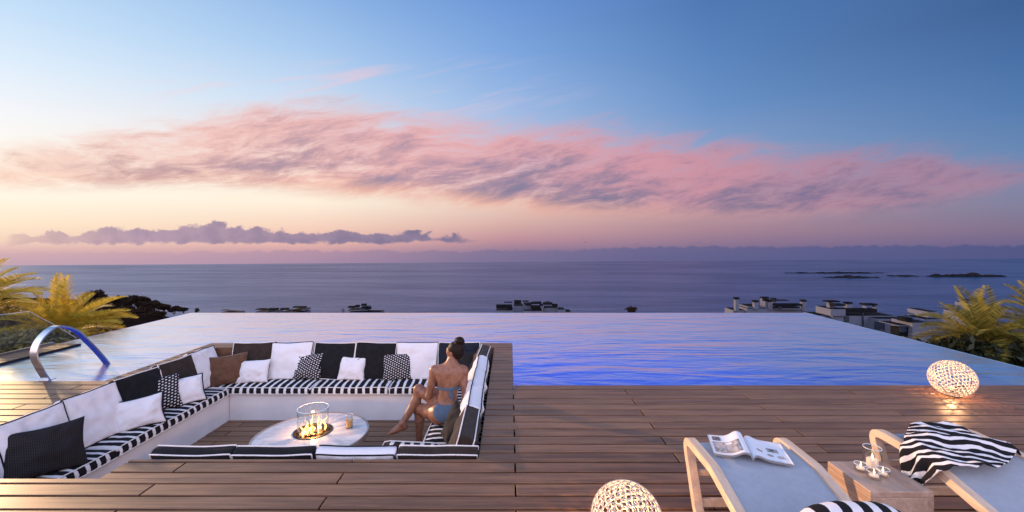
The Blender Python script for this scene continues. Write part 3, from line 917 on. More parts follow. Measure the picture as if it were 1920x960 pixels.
# near bench cushions; the right one is pushed up against the corner and its end stands above the cushion backs
seat(1.28, .62, .092, (-2.28, 3.66, SEAT), R(180), 'striped seat cushion on the near bench hidden by cushion backs', 72)
def corner_seat():
    o = seat(.56, .62, .092, (0, 0, 0), R(180), 'striped seat cushion whose end shows above the white and brown cushions of the near rim', 73)
    o.matrix_world = Matrix.Translation((-1.00, 4.06, -.395)) @ Matrix.Rotation(R(180), 4, 'Z') @ Matrix.Rotation(R(-3), 4, 'Y') @ Matrix.Rotation(R(-7), 4, 'X')
corner_seat()

# ------------------------------------------------------------------ fire table
def fire_table():
    tz = -.45
    c = Vector((-2.19, 4.715, 0))
    t = empty('fire_table', (c.x, c.y, FL), R(18)); tag(t, 'round pale stone fire table with a glass wind guard in the sunken lounge', 'table')
    hgt = tz - FL
    rx, ry = .60, .575
    sc = Matrix.Diagonal((1, ry / rx, 1, 1))
    n = 72
    bo = Vector((0, .075, 0)) + Vector((-.02, 0, 0)); bo.rotate(Matrix.Rotation(-R(18), 3, 'Z'))   # the burner sits a little off centre
    bt = Matrix.Translation(bo)
    tm = MB().lathe([(.188, hgt - .001), (.585, hgt - .001), (.585, hgt - .03), (.188, hgt - .03)], n, None, True)
    tm.v = [(x + bo.x, y + bo.y, z) if math.hypot(x, y) < .3 else (x, y * ry / rx, z) for x, y, z in tm.v]
    tm.build('tabletop', 'table_stone', t, True)
    MB().lathe([(.586, hgt + .006), (.602, hgt + .006), (.604, hgt - .045), (.586, hgt - .045)], n, sc, True).build('rim', 'brushed', t, True) if 'brushed' in M else MB().lathe([(.586, hgt + .006), (.602, hgt + .006), (.604, hgt - .045), (.586, hgt - .045)], n, sc, True).build('rim', 'steel', t, True)
    for a in (-38, 52, 142, 232):
        x, y = .575 * math.cos(R(a)), .55 * math.sin(R(a))
        MB().tube([(x, y, .0), (x, y, hgt - .046)], .011, 8).build('leg', 'steel', t, True)
    MB().lathe([(.05, .012), (.19, .012), (.20, .03), (.20, hgt - .10), (.05, hgt - .10)], 32, bt).build('gas_housing', 'dark_metal', t, True)
    b = MB().lathe([(.0, hgt - .05), (.175, hgt - .05), (.180, hgt + .004), (.205, hgt + .006), (.207, hgt - .0), (.183, hgt - .055), (0, hgt - .06)], 48, bt).build('burner_tray', 'dark_metal', t, True)
    mb = MB()
    for i in range(150):
        r = .168 * math.sqrt(rnd.random()); a = rnd.uniform(0, 6.283); s = rnd.uniform(.010, .021)
        mb.ball((bo.x + r * math.cos(a), bo.y + r * math.sin(a), hgt - .036 + rnd.uniform(0, .022)), s, s * .8, s * .7, 7, .22)
    st = mb.build('lava_stones', 'lava', b); tag(st, kind='stuff')
    mb = MB()
    for i in range(34):
        r = .15 * math.sqrt(rnd.random()); a = rnd.uniform(0, 6.283); s = rnd.uniform(.008, .015)
        mb.ball((bo.x + r * math.cos(a), bo.y + r * math.sin(a), hgt - .016 + rnd.uniform(-.006, .006)), s, s * .8, s * .6, 7, .2)
    tag(mb.build('embers', 'ember', b), kind='stuff')
    g0, g1, gr = hgt + .002, hgt + .262, .163
    MB().lathe([(gr, g0), (gr, g1), (gr - .006, g1), (gr - .006, g0)], 64, bt, True).build('glass_guard', 'clear_glass', t, True)
    MB().lathe([(gr + .001, g1), (gr + .001, g1 + .004), (gr - .007, g1 + .004), (gr - .007, g1)], 64, bt, True).build('guard_rim', 'glass_edge', t, True)
    # flames: curling tongues of fire
    for i in range(13):
        r = .125 * math.sqrt(rnd.random()); a = rnd.uniform(0, 6.283)
        x0, y0 = bo.x + r * math.cos(a), bo.y + r * math.sin(a)
        L = rnd.choice([.05, .07, .085, .10, .13, .16, .20]) * rnd.uniform(.85, 1.1); wd = rnd.uniform(.0065, .0115) * (1 + L * 1.6)
        ph = rnd.uniform(0, 6.28); tw = rnd.uniform(5, 9); la = rnd.uniform(0, 6.28)
        pts, rs = [], []
        for k in range(15):
            q = k / 14
            sw = .026 * q * math.sin(tw * q * 1.3 + ph) * (.4 + L * 4)
            pts.append((x0 + math.cos(la) * sw, y0 + math.sin(la) * sw, hgt - .015 + L * q))
            rs.append(max(.0008, wd * (math.sin(math.pi * min(1, q * .86 + .16)) ** 1.1) * (1 - q * .55) * (1 + .25 * math.sin(tw * 2.2 * q + ph))))
        MB().tube(pts, rs, 9).build('flame', 'flame', t, True)
    li = bpy.data.lights.new('fire_light', 'POINT'); lo = bpy.data.objects.new('fire_light', li); COL.objects.link(lo)
    lo.location = (c.x - .02, c.y + .075, tz + .10); li.energy = 15.0; li.color = (1, .46, .15); li.shadow_soft_size = .015
m_, nt_, out_ = new_mat('glass_edge'); pbsdf(nt_, out_, (.75, .80, .82, 1), .15); M['glass_edge'] = m_
simple('brushed_gold', (.62, .50, .42), .3, .9, .05)
M['brushed'] = M['brushed_gold']
fire_table()
def cyl_glass(parent, name, r, h, wall=.004, n=32):
    return MB().lathe([(.0, .0), (r - .003, .0), (r, .004), (r, h), (r - wall, h), (r - wall, .012), (.0, .010)], n).build(name, 'cup_glass', parent, True)
def rim_of(parent, r, h, wall=.004):
    return MB().lathe([(r, h - .002), (r, h + .002), (r - wall, h + .002), (r - wall, h - .002)], 32, None, True).build('rim', 'glass_edge', parent, True)
def drink():
    p = at(655, 801.5, -.45)
    t = empty('drinking_glass', (p.x, p.y, -.45)); tag(t, 'tumbler of amber drink standing on the stone fire table', 'glass')
    cyl_glass(t, 'tumbler', .041, .145); rim_of(t, .041, .145)
    MB().lathe([(0, .013), (.0355, .013), (.0355, .085), (0, .086)], 24).build('amber_drink', 'liquid', t, True)
drink()

# ------------------------------------------------------------------ pool handrail, glass balustrade
def handrail():
    ctrl = [(5.17, -.02), (5.08, .16), (5.02, .34), (5.07, .50), (5.21, .615), (5.33, .615), (5.50, .52), (5.65, .35), (5.80, .16), (5.93, -.03), (6.02, -.22), (6.08, -.40)]
    pts = []
    for i in range(len(ctrl) - 1):
        p0 = ctrl[max(0, i - 1)]; p1 = ctrl[i]; p2 = ctrl[i + 1]; p3 = ctrl[min(len(ctrl) - 1, i + 2)]
        for k in range(6):
            s = k / 6
            pts.append(tuple(.5 * (2 * b + (c - a) * s + (2 * a - 5 * b + 4 * c - d) * s * s + (3 * b - a - 3 * c + d) * s ** 3) for a, b, c, d in zip(p0, p1, p2, p3)))
    pts.append(ctrl[-1])
    X0, wx, th = -5.60, .085, .018
    sx0, sx1 = X0 - wx / 2, X0 + wx / 2
    vs, fs = [], []
    m = len(pts)
    for i, (y, z) in enumerate(pts):
        a = pts[max(0, i - 1)]; b = pts[min(m - 1, i + 1)]
        t = Vector((b[0] - a[0], b[1] - a[1])).normalized(); nn = Vector((-t.y, t.x))
        for x, s in ((sx0, -1), (sx1, -1), (sx1, 1), (sx0, 1)):
            vs.append((x, y + nn.x * th / 2 * s, z + nn.y * th / 2 * s))
    for i in range(m - 1):
        for k in range(4):
            fs.append((i * 4 + k, i * 4 + (k + 1) % 4, i * 4 + 4 + (k + 1) % 4, i * 4 + 4 + k))
    fs += [(0, 1, 2, 3), (m * 4 - 1, m * 4 - 2, m * 4 - 3, m * 4 - 4)]
    o = from_data('pool_handrail', vs, fs, 'steel'); tag(o, 'arched flat steel handrail curving from the deck into the pool', 'handrail')
    bm = bmesh.new(); bm.from_mesh(o.data)
    for f in bm.faces: f.smooth = True
    for e in bm.edges:
        if len(e.link_faces) == 2 and e.calc_face_angle(0) > R(40): e.smooth = False
    bm.to_mesh(o.data); bm.free()
    MB().box(X0 - .06, X0 + .06, 5.12, 5.215, .001, .010, .003).build('base_plate', 'steel', o)
handrail()
def balustrade():
    t = empty('glass_balustrade', (-7.44, 6.0, 0)); tag(t, 'clear glass balustrade with a sloping end beside the left side of the pool', 'balustrade')
    y = [(-2.7, .002), (1.32, .002), (.98, .29), (.60, .58), (-2.7, .72)]
    vs = [(x, a, b) for x in (-.006, .006) for a, b in y]
    n = len(y)
    fs = [tuple(range(n))[::-1], tuple(range(n, 2 * n))] + [(i, (i + 1) % n, n + (i + 1) % n, n + i) for i in range(n)]
    from_data('glass_pane', vs, fs, 'pane_glass', t)
    MB().tube([(0, a, b + .001) for a, b in y[1:]], .0045, 6).build('pane_edge', 'glass_edge', t)
    MB().box(-.02, .02, -2.7, .94, .001, .028).build('shoe_rail', 'steel', t)
balustrade()
def dark_edge():
    tag(MB().box(-7.0, -6.985, 5.14, 6.95, -.034, .003).build('pool_coping_trim', 'dark_metal'), 'dark metal trim along the edge of the narrow left deck strip', 'edge trim')
dark_edge()
# ------------------------------------------------------------------ lattice lamps
def lamp(loc, rad, label, spin, squash=1.0, watts=13.0):
    t = empty('globe_lamp', loc, spin); tag(t, label, 'lamp', 'glowing lattice globes on the deck')
    N = 380
    mb = MB()
    pts = []
    for i in range(N):
        z = 1 - 2 * (i + .5) / N; r = math.sqrt(1 - z * z); a = i * 2.399963
        pts.append(Vector((r * math.cos(a), r * math.sin(a), z)))
    tilt = Matrix.Rotation(R(18), 3, 'X')
    for p in pts:
        q = tilt @ p
        nrm = q.normalized()
        ux = nrm.orthogonal().normalized(); uy = nrm.cross(ux)
        rr = rad * math.sqrt(4 / N) * .97
        loop = [nrm * rad + (ux * math.cos(k * math.pi / 5) + uy * math.sin(k * math.pi / 5)) * rr for k in range(10)]
        vs = [Vector((v.x, v.y, v.z * squash)) for v in loop]
        mb.tube(vs, rad * .0155, 5, closed=True)
    Mx = Matrix.Translation((0, 0, rad * squash * .985))
    for i, v in enumerate(mb.v): mb.v[i] = tuple(Mx @ Vector(v))
    o = mb.build('lattice', 'lamp_lattice', t); o.data.polygons.foreach_set('use_smooth', [True] * len(o.data.polygons))
    MB().ball((0, 0, .075), .02, n=16).build('bulb', 'lamp_core', t, True)
    MB().lathe([(0, .004), (.075, .004), (.07, .016), (.02, .03), (.012, .06), (0, .06)], 24).build('base', 'dark_metal', t, True)
    li = bpy.data.lights.new('lamp_light', 'POINT'); lo = bpy.data.objects.new('lamp_light', li); COL.objects.link(lo)
    lo.location = (loc[0], loc[1], loc[2] + rad * squash); li.energy = watts; li.color = (1, .50, .22); li.shadow_soft_size = .012
    lo.location.z += .0
lamp((4.83, 4.66, .001), .196, 'glowing lattice globe lamp at the pool edge on the right', R(20), .96)
lamp((.64, 2.34, .001), .19, 'glowing lattice globe lamp cut by the bottom of the photo', R(75), .96)

# ------------------------------------------------------------------ sun loungers
def rounded(corners, n=7):
    out = []
    m = len(corners)
    for i in range(m):
        p = Vector(corners[i][:2]); r = corners[i][2]
        a = (Vector(corners[i - 1][:2]) - p); b = (Vector(corners[(i + 1) % m][:2]) - p)
        la, lb = a.length, b.length; a.normalize(); b.normalize()
        ang = math.acos(max(-1, min(1, a.dot(b))))
        d = min(r / math.tan(ang / 2), la * .48, lb * .48)
        s, e = p + a * d, p + b * d
        for k in range(n + 1):
            q = k / n
            out.append(tuple((1 - q) ** 2 * s + 2 * q * (1 - q) * p + q * q * e))
    return out
def band(parent, name, path, x0, x1, th, mat, closed=True):
    """a strip of rectangular section bent along a path in the y-z plane"""
    vs, fs = [], []
    m = len(path)
    for i, p in enumerate(path):
        a = Vector(path[(i - 1) % m] if (closed or i) else p); b = Vector(path[(i + 1) % m] if (closed or i < m - 1) else p)
        t = (b - a).normalized(); nn = Vector((-t.y, t.x)); p = Vector(p)
        for x, s in ((x0, -1), (x1, -1), (x1, 1), (x0, 1)):
            q = p + nn * (th / 2 * s)
            vs.append((x, q.x, q.y))
    for i in range(m if closed else m - 1):
        j = (i + 1) % m
        for k in range(4):
            fs.append((i * 4 + k, i * 4 + (k + 1) % 4, j * 4 + (k + 1) % 4, j * 4 + k))
    if not closed: fs += [(0, 1, 2, 3), (m * 4 - 1, m * 4 - 2, m * 4 - 3, m * 4 - 4)]
    o = from_data(name, vs, fs, mat, parent)
    bm = bmesh.new(); bm.from_mesh(o.data); bmesh.ops.recalc_face_normals(bm, faces=bm.faces[:])
    for f in bm.faces: f.smooth = True
    for e in bm.edges:
        if len(e.link_faces) == 2 and e.calc_face_angle(0) > R(40): e.smooth = False
    bm.to_mesh(o.data); bm.free()
    return o
CORN = [(0, .425, .06), (-.17, .030, .07), (-1.86, .030, .07), (-1.95, .30, .06), (-1.00, .215, .35), (-.37, .412, .16)]
def lounger(x0, yf, label, w=.63):
    t = empty('sun_lounger', (x0, yf, 0)); tag(t, label, 'sun lounger', 'sun loungers on the deck')
    path = rounded(CORN)
    band(t, 'side_frame', path, 0, .05, .048, 'teak')
    band(t, 'side_frame', path, w - .05, w, .048, 'teak')
    for (y, z, hh, dp) in ((-.078, .235, .035, .022), (-.142, .085, .05, .022), (-1.70, .05, .03, .05)):
        MB().box(.05, w - .05, y - dp / 2, y + dp / 2, z - hh / 2, z + hh / 2, .004).build('crossbar', 'teak', t)
    up = rounded([(-.012, .35, .03), (0, .425, .06), (-.37, .412, .16), (-1.00, .215, .35), (-1.95, .30, .06)][1:] , 8)
    # sling: hugs the top of the rails
    pl = [p for p in up]
    top = sorted(set(pl), key=lambda p: -p[0])
    top = [p for p in top if p[0] > -1.9]
    band(t, 'sling', [(p[0], p[1] + .003) for p in top], .048, w - .048, .012, 'sling_fabric', False)
    return t
lounger(1.13, 2.78, 'teak sun lounger with an open magazine lying on its blue-grey sling')
lounger(2.44, 2.90, 'teak sun lounger with a zebra striped towel thrown over it')

def side_table():
    x0, x1, y0, y1, z1 = 2.02, 2.375, 2.387, 2.714, .30
    t = empty('side_table', ((x0 + x1) / 2, (y0 + y1) / 2, 0)); tag(t, 'low solid wooden side table holding candles between the two loungers', 'side table')
    w, d = (x1 - x0) / 2, (y1 - y0) / 2
    MB().box(-w, w, -d, d, z1 - .035, z1, .004).build('tabletop', 'table_wood', t)
    m = MB()
    for (a, b, c, e) in ((-w, -w + .03, -d, d), (w - .03, w, -d, d), (-w + .0302, w - .0302, -d, -d + .03), (-w + .0302, w - .0302, d - .03, d)):
        m.box(a, b, c, e, .02, z1 - .0352, .003)
    m.build('panel', 'table_wood', t)
    for a in (-w + .04, w - .04):
        for b in (-d + .04, d - .04):
            MB().box(a - .015, a + .015, b - .015, b + .015, .0, .02).build('foot', 'dark_metal', t)
side_table()
TZ = .30
def candle(px, py, r, h, label, group=None):
    p = at(px, py, TZ)
    t = empty('candle_glass', (p.x, p.y, TZ + .001)); tag(t, label, 'candle', group)
    cyl_glass(t, 'glass_cup', r, h, .003); rim_of(t, r, h, .003)
    wr = r * .62; wh = h * .46
    MB().lathe([(0, .011), (wr, .011), (wr, wh * .96), (wr * .9, wh), (0, wh * .95)], 24).build('candle', 'candle_wax_lit', t, True)
    fl = [(0, wh), (.0045, wh + .006), (.006, wh + .013), (.0035, wh + .022), (0, wh + .034)]
    MB().lathe([(a * (1 if h > .08 else .8), b) for a, b in fl], 12).build('candle_flame', 'candle_flame', t, True)
candle(1635.5, 878, .0475, .128, 'tall glass holding a lit pillar candle on the wooden side table')
TL = 'small tealight cups around the tall candle'
candle(1614, 882, .0345, .040, 'tealight cup left of the tall candle glass', TL)
candle(1639, 896, .036, .040, 'tealight cup in front of the tall candle glass, nearest the viewer', TL)
candle(1655.5, 892, .034, .040, 'tealight cup right of the tall candle glass', TL)

# ------------------------------------------------------------------ magazine
def magazine():
    # spine frame: local u across the spread, v along the spine
    o = Vector((1.435, 2.575, .437)); a = R(-17)
    t = empty('magazine', o, a); tag(t, 'open magazine lying across the head of the left lounger', 'magazine')
    PWd, PH = .205, .26
    def surf(u, v, side, lift):
        x = side * u * PWd
        if side < 0:
            z = .036 * math.exp(-((u - .18) / .22) ** 2) * (.75 + .35 * v) + .008 * (1 - u) + .02 * max(0, u - .75) * (1 - v)
        else:
            z = .016 * math.exp(-((u - .14) / .18) ** 2) + .008 * (1 - u)
        z *= min(1, u / .06 + .1)
        return (x, (v - .5) * PH, z + lift - .012 * 0)
    def sheet(name, side, lift, mat, parent, u0=0, u1=1, v0=0, v1=1, n=18, th=.0015, shrink=1.0):
        vs, fs = [], []
        for q in (0, -th):
            for j in range(n + 1):
                for i in range(n + 1):
                    p = surf((u0 + (u1 - u0) * i / n) * shrink, v0 + (v1 - v0) * j / n, side, lift)
                    vs.append((p[0], p[1], p[2] + q))
        K = (n + 1) * (n + 1)
        for b in (0, K):
            for j in range(n):
                for i in range(n):
                    k = b + j * (n + 1) + i; fs.append((k, k + 1, k + n + 2, k + n + 1))
        for i in range(n):
            for (p, q) in ((i, i + 1), (n * (n + 1) + i, n * (n + 1) + i + 1), (i * (n + 1), (i + 1) * (n + 1)), (i * (n + 1) + n, (i + 1) * (n + 1) + n)):
                fs.append((p, q, q + K, p + K))
        return from_data(name, vs, fs, mat, parent, True)
    for side in (-1, 1):
        for l in range(4):
            pg = sheet('page', side, .002 + .0032 * l, 'paper', t, shrink=1 - .012 * (3 - l))
        pics = [(.22, .93, .10, .62, 'print_warm'), (.30, .62, .16, .40, 'print_grey'), (.68, .90, .70, .90, 'print_dark'), (.40, .60, .48, .58, 'paper'), (.70, .88, .20, .30, 'print_grey')] if side < 0 else \
               [(.50, .78, .42, .60, 'print_grey'), (.56, .68, .46, .56, 'print_dark'), (.70, .86, .18, .28, 'print_grey'), (.45, .58, .20, .29, 'print_grey'), (.20, .34, .30, .38, 'print_warm')]
        for q, (u0, u1, v0, v1, mt) in enumerate(pics):
            sheet('printed_picture', side, .002 + .0032 * 3 + .0016 + .0006 * q, mt, pg, u0, u1, v0, v1, 8, .0004)
magazine()

# ------------------------------------------------------------------ towels
def towel():
    # a cotton towel thrown over the right lounger: it lies in folds on the sling and hangs over the near rail
    nu, nv = 60, 56
    vs, fs = [], []
    X0 = 2.435
    for j in range(nv + 1):
        v = j / nv                                            # 0 near the viewer, 1 far
        for i in range(nu + 1):
            u = i / nu                                        # 0 hanging hem, 1 the right-hand end
            yn = np.interp(u, [0, .25, .40, .62, 1], [2.47, 2.38, 2.33, 2.36, 2.50]); yf = np.interp(u, [0, .25, .5, .8, .93, 1], [2.61, 2.64, 2.80, 2.80, 2.74, 2.62])
            y = yn + (yf - yn) * v
            drop = .18
            s = u * (.56 + drop)
            rail = .452 - max(0, (2.47 - y)) * .24
            if s < drop:
                q = s / drop
                x = X0 - .020 - .03 * (1 - q) * (0.4 + .6 * math.sin(v * 11) ** 2) - .014 * math.sin(v * 15 + 1)
                z = rail - drop * (1 - q) - .01
                y += .02 * math.sin(v * 9 + (1 - q) * 2) * (1 - q)
            else:
                q = (s - drop)
                x = X0 + q
                w = noise.fractal(Vector((q * 7.0, y * 9.0, 1.5)), .9, 2.0, 3)
                fold = max(0, math.sin((y * 22 + q * 6.5) + 2.2 * noise.noise(Vector((q * 4, y * 4, 0))))) ** 2
                z = rail + .012 + .020 * max(0, w + .5) + .046 * fold * min(1, q * 6) + .03 * math.exp(-((v - .8) / .22) ** 2) * math.exp(-((q - .22) / .18) ** 2)
                z -= .03 * max(0, 1 - q / .03)
                z = max(z, rail - .02)
                edge = min(1, (1 - u) * 9)
                z = rail - .008 + (z - rail + .008) * edge
            vs.append((x, y, z))
    for j in range(nv):
        for i in range(nu):
            k = j * (nu + 1) + i; fs.append((k, k + 1, k + nu + 2, k + nu + 1))
    o = from_data('striped_towel', vs, fs, 'zebra_towel', None, True)
    sm = o.modifiers.new('thickness', 'SOLIDIFY'); sm.thickness = .006; sm.offset = 1
    tag(o, 'black and white zebra striped towel draped over the right-hand lounger', 'towel')
towel()
def headrest():
    # plump round-topped striped cushion standing on the left lounger; only its top is in the photo
    vs, fs = [], []
    n, k = 36, 18
    for i in range(k + 1):
        t = math.pi * i / k
        for j in range(n):
            a = 2 * math.pi * j / n
            x = .30 * sgn_pow(math.cos(a), .75) * math.sin(t) ** .55
            z = .20 * sgn_pow(math.sin(a), .85) * math.sin(t) ** .55
            y = .085 * math.cos(t)
            w = noise.noise(Vector((x * 9, y * 9, z * 9))) * .008
            vs.append((x + w, y + w, z + w))
    for i in range(k):
        for j in range(n):
            fs.append((i * n + j, i * n + (j + 1) % n, (i + 1) * n + (j + 1) % n, (i + 1) * n + j))
    o = from_data('striped_cushion', vs, fs, 'zebra_headrest', None, True)
    o.location = (1.49, 1.80, .385); o.rotation_euler = (R(-14), R(3), 0)
    tag(o, 'plump striped cushion at the bottom edge of the photo, standing on the left lounger', 'cushion')
headrest()
# ------------------------------------------------------------------ palms and shrubs
def frond(mb, base, az, el, L, droop, wid, r):
    """one pinnate leaf: a curved rib with two rows of narrow folded leaflets"""
    n = 15
    d = Vector((math.sin(az) * math.cos(el), math.cos(az) * math.cos(el), math.sin(el)))
    side = Vector((math.cos(az), -math.sin(az), 0))
    p = Vector(base); pts = [p.copy()]; dirs = [d.copy()]
    for i in range(n):
        d = (d + Vector((0, 0, -droop / n * (.4 + 1.4 * i / n)))).normalized()
        p = p + d * (L / n); pts.append(p.copy()); dirs.append(d.copy())
    mb.tube(pts, [max(.002, .012 * (1 - i / (n + 1))) for i in range(n + 1)], 4, caps=False)
    m = int(L * 46)
    roll = r.uniform(-.5, .5)
    for i in range(m):
        q = .14 + .86 * i / m
        fi = q * n; k = min(n - 1, int(fi)); f = fi - k
        c = pts[k].lerp(pts[k + 1], f); t = dirs[k].lerp(dirs[k + 1], f).normalized()
        up = side.cross(t).normalized()
        ll = wid * (math.sin(math.pi * min(1, q * .86 + .12)) ** .7) * r.uniform(.8, 1.08)
        for s in (-1, 1):
            sd = (side * s * math.cos(roll * s) + up * (.45 + .25 * r.random() + roll * .4 * s)).normalized()
            tip = c + (t * .72 + sd * .85).normalized() * ll + Vector((0, 0, -ll * .16))
            wv = t.cross(sd).normalized()
            mid = c.lerp(tip, .45)
            hw = .0075 + .004 * r.random()
            a = mid + t * hw - wv * .003; b = mid - t * hw + wv * .003
            mb.add([c, a, tip, b], [(0, 1, 2), (0, 2, 3)])
def palm(loc, crown_h, nf, L, label, leaf, seed, bias=None, el0=(-10, 80), group='palms beside the pool'):
    r = random.Random(seed)
    t = empty('palm_tree', loc); tag(t, label, 'palm tree', group)
    m = MB()
    lean = (r.uniform(-.1, .1), r.uniform(-.1, .1))
    pts = [(lean[0] * q, lean[1] * q, crown_h * q) for q in [i / 12 for i in range(13)]]
    m.tube(pts, [.19 - .05 * q / 12 + .018 * (q % 2) for q in range(13)], 10)
    m.build('trunk', 'trunk', t, True)
    base = (lean[0], lean[1], crown_h)
    c = MB()
    for i in range(nf):
        az = i * 2.39996 + r.uniform(-.2, .2)
        q = (i + .5) / nf
        el = R(el0[1] - (el0[1] - el0[0]) * q ** .9 + r.uniform(-6, 6))
        frond(c, base, az, el, L * r.uniform(.8, 1.1) * (.75 + .3 * q), .9 + .5 * q, .36 * L / 1.6, r)
    if bias:
        for (px, py, dd) in bias:
            # leaves whose tips the photo shows
            tip = atd(px, py, dd) - Vector(loc) - Vector(base)
            Lh = tip.length
            az = math.atan2(tip.x, tip.y); hz = math.hypot(tip.x, tip.y)
            frond(c, base, az, math.atan2(tip.z, hz) + .26, Lh * 1.05, .55, .36 * L / 1.6, r)
    c.build('crown', leaf, t)
    return t
def crown_at(px, py, d): return atd(px, py, d)
def palm_at(px, py, d, nf, L, label, leaf, seed, bias, el0):
    c = crown_at(px, py, d); g = -4.2 - .185 * max(0, c.y - 2)
    palm((c.x, c.y, g), c.z - g, nf, L, label, leaf, seed, bias, el0)
palm_at(112, 632, 8.6, 32, 1.5, 'golden sunlit palm crown in front of the dark headland, left of the pool', 'palm_leaf_sunlit', 3,
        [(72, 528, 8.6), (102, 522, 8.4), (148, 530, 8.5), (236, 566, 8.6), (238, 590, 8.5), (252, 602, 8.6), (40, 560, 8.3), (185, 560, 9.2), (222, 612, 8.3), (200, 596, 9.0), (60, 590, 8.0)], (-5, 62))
palm_at(-70, 590, 8.9, 30, 1.7, 'golden palm cut by the left edge of the photo', 'palm_leaf_sunlit', 5,
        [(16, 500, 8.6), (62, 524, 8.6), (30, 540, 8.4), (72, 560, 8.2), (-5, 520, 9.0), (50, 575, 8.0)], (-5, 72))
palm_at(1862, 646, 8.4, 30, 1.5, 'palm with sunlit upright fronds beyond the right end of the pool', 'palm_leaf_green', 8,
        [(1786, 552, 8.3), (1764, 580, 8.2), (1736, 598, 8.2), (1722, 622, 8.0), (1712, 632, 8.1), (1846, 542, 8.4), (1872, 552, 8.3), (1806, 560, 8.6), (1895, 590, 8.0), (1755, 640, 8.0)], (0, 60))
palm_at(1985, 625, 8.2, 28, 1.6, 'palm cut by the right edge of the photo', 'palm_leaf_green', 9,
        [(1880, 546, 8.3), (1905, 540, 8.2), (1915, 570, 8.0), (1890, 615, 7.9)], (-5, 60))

def leaf_mass(name, c, rad, n, size, mat, label, cat, group, seed, narrow=1.0, stems=True):
    r = random.Random(seed)
    t = empty(name, (c[0], c[1], c[2] - rad[2])); tag(t, label, cat, group)
    m = MB()
    # several lobes so that the outline is uneven
    lobes = [(Vector((r.uniform(-.6, .6) * rad[0], r.uniform(-.6, .6) * rad[1], r.uniform(-.3, .55) * rad[2])), r.uniform(.35, .6)) for _ in range(9)]
    for i in range(n):
        lc, ls = r.choice(lobes)
        d = Vector((r.gauss(0, 1), r.gauss(0, 1), r.gauss(0, 1))).normalized() * (r.random() ** .35) * ls
        p = Vector((lc.x + d.x * rad[0], lc.y + d.y * rad[1], lc.z + d.z * rad[2] + rad[2]))
        a = Vector((r.gauss(0, 1), r.gauss(0, 1), r.gauss(0, .7) + .4)).normalized()
        b = a.orthogonal().normalized(); b.rotate(Matrix.Rotation(r.uniform(0, 6.28), 3, a))
        s = size * r.uniform(.6, 1.25)
        m.add([p, p + a * s * .5 + b * s * .22 * narrow, p + a * s, p + a * s * .5 - b * s * .22 * narrow], [(0, 1, 2, 3)])
    m.build('foliage', mat, t)
    if stems:
        s = MB()
        for i in range(7):
            lc = lobes[i][0]
            s.tube([(r.uniform(-.1, .1) * rad[0], r.uniform(-.1, .1) * rad[1], -.3), (lc.x * .5, lc.y * .5, rad[2] * .6), (lc.x, lc.y, lc.z + rad[2])], [rad[0] * .03, rad[0] * .02, rad[0] * .008], 5)
        s.build('stems', 'trunk', t)
    return t
# shrubs behind the glass, left
for i, (px, py, d, rr, mt, lb) in enumerate([(-30, 655, 7.6, .75, 'shrub_leaf', 'dull green shrub behind the glass pane at the left edge of the photo'), (45, 645, 7.9, .70, 'shrub_leaf', 'dull green shrub seen through the middle of the glass pane'),
                                             (112, 640, 8.4, .62, 'shrub_leaf', 'dull green shrub just beyond the sloping end of the glass pane'), (10, 605, 9.4, .8, 'shrub_leaf', 'brownish shrub seen through the upper part of the glass pane'),
                                             (175, 628, 8.8, .45, 'palm_leaf_sunlit', 'low golden bush at the foot of the sunlit palm beside the pool')]):
    c = atd(px, py, d)
    leaf_mass('shrub', (c.x, c.y, c.z - .25), (rr * 1.1, rr, rr * .8), 2600, .12, mt, lb, 'shrub', 'shrubs left of the pool', 90 + i, 1.2)
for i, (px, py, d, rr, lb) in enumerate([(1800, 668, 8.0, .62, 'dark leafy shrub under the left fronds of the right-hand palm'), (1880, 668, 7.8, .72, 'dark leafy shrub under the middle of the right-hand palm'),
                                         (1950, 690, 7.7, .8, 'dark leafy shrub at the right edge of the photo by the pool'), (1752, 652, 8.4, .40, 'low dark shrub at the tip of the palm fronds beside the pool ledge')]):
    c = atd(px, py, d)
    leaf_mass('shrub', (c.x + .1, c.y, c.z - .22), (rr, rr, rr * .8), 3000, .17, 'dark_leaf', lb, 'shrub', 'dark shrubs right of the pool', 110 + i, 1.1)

# bushes along the crest of the headland
hb = [(172, 566, 118, 26, 20), (205, 572, 116, 16, 11), (232, 570, 116, 20, 16), (258, 566, 115, 18, 12), (252, 560, 121, 10, 6), (275, 574, 113, 18, 9), (292, 576, 112, 12, 8), (308, 577, 112, 14, 6.5), (326, 581, 112, 12, 6.5), (344, 580, 111, 11, 5), (369, 582, 110, 4.5, 5), (150, 578, 116, 22, 11), (186, 590, 108, 30, 16), (240, 592, 106, 34, 16), (290, 594, 105, 28, 12), (130, 590, 108, 26, 14)]
words = ['broad rounded dark tree standing highest on the headland', 'small dark bush right of the tallest headland tree', 'dark bushy tree on the headland above the palm fronds', 'dark bush in the middle of the headland crest', 'thin tree top poking out of the headland crest', 'dark bush where the headland starts to slope down', 'small bush on the sloping part of the headland', 'low bush half way down the headland slope', 'low bush near the foot of the headland slope', 'last bush of the headland before the open sea', 'single small round tree apart at the tip of the headland', 'dark tree on the headland behind the golden palm', 'dark bush low on the headland under the tallest tree', 'dark bush low in the middle of the headland above the pool', 'dark bush low on the right of the headland by the pool corner', 'dark bush low on the headland hidden behind the golden palm']
for i, ((px, py, d, wx, hy), lb) in enumerate(zip(hb, words)):
    c = atd(px, py, d); rx = wx * d / F; rz = hy * d / F
    leaf_mass('hill_tree', c, (rx, rx * .9, rz), 4200 if wx > 9 else 1200, .10 * (rx + rz), 'hill_leaf', lb, 'tree', 'trees on the headland', 140 + i, 1.7)
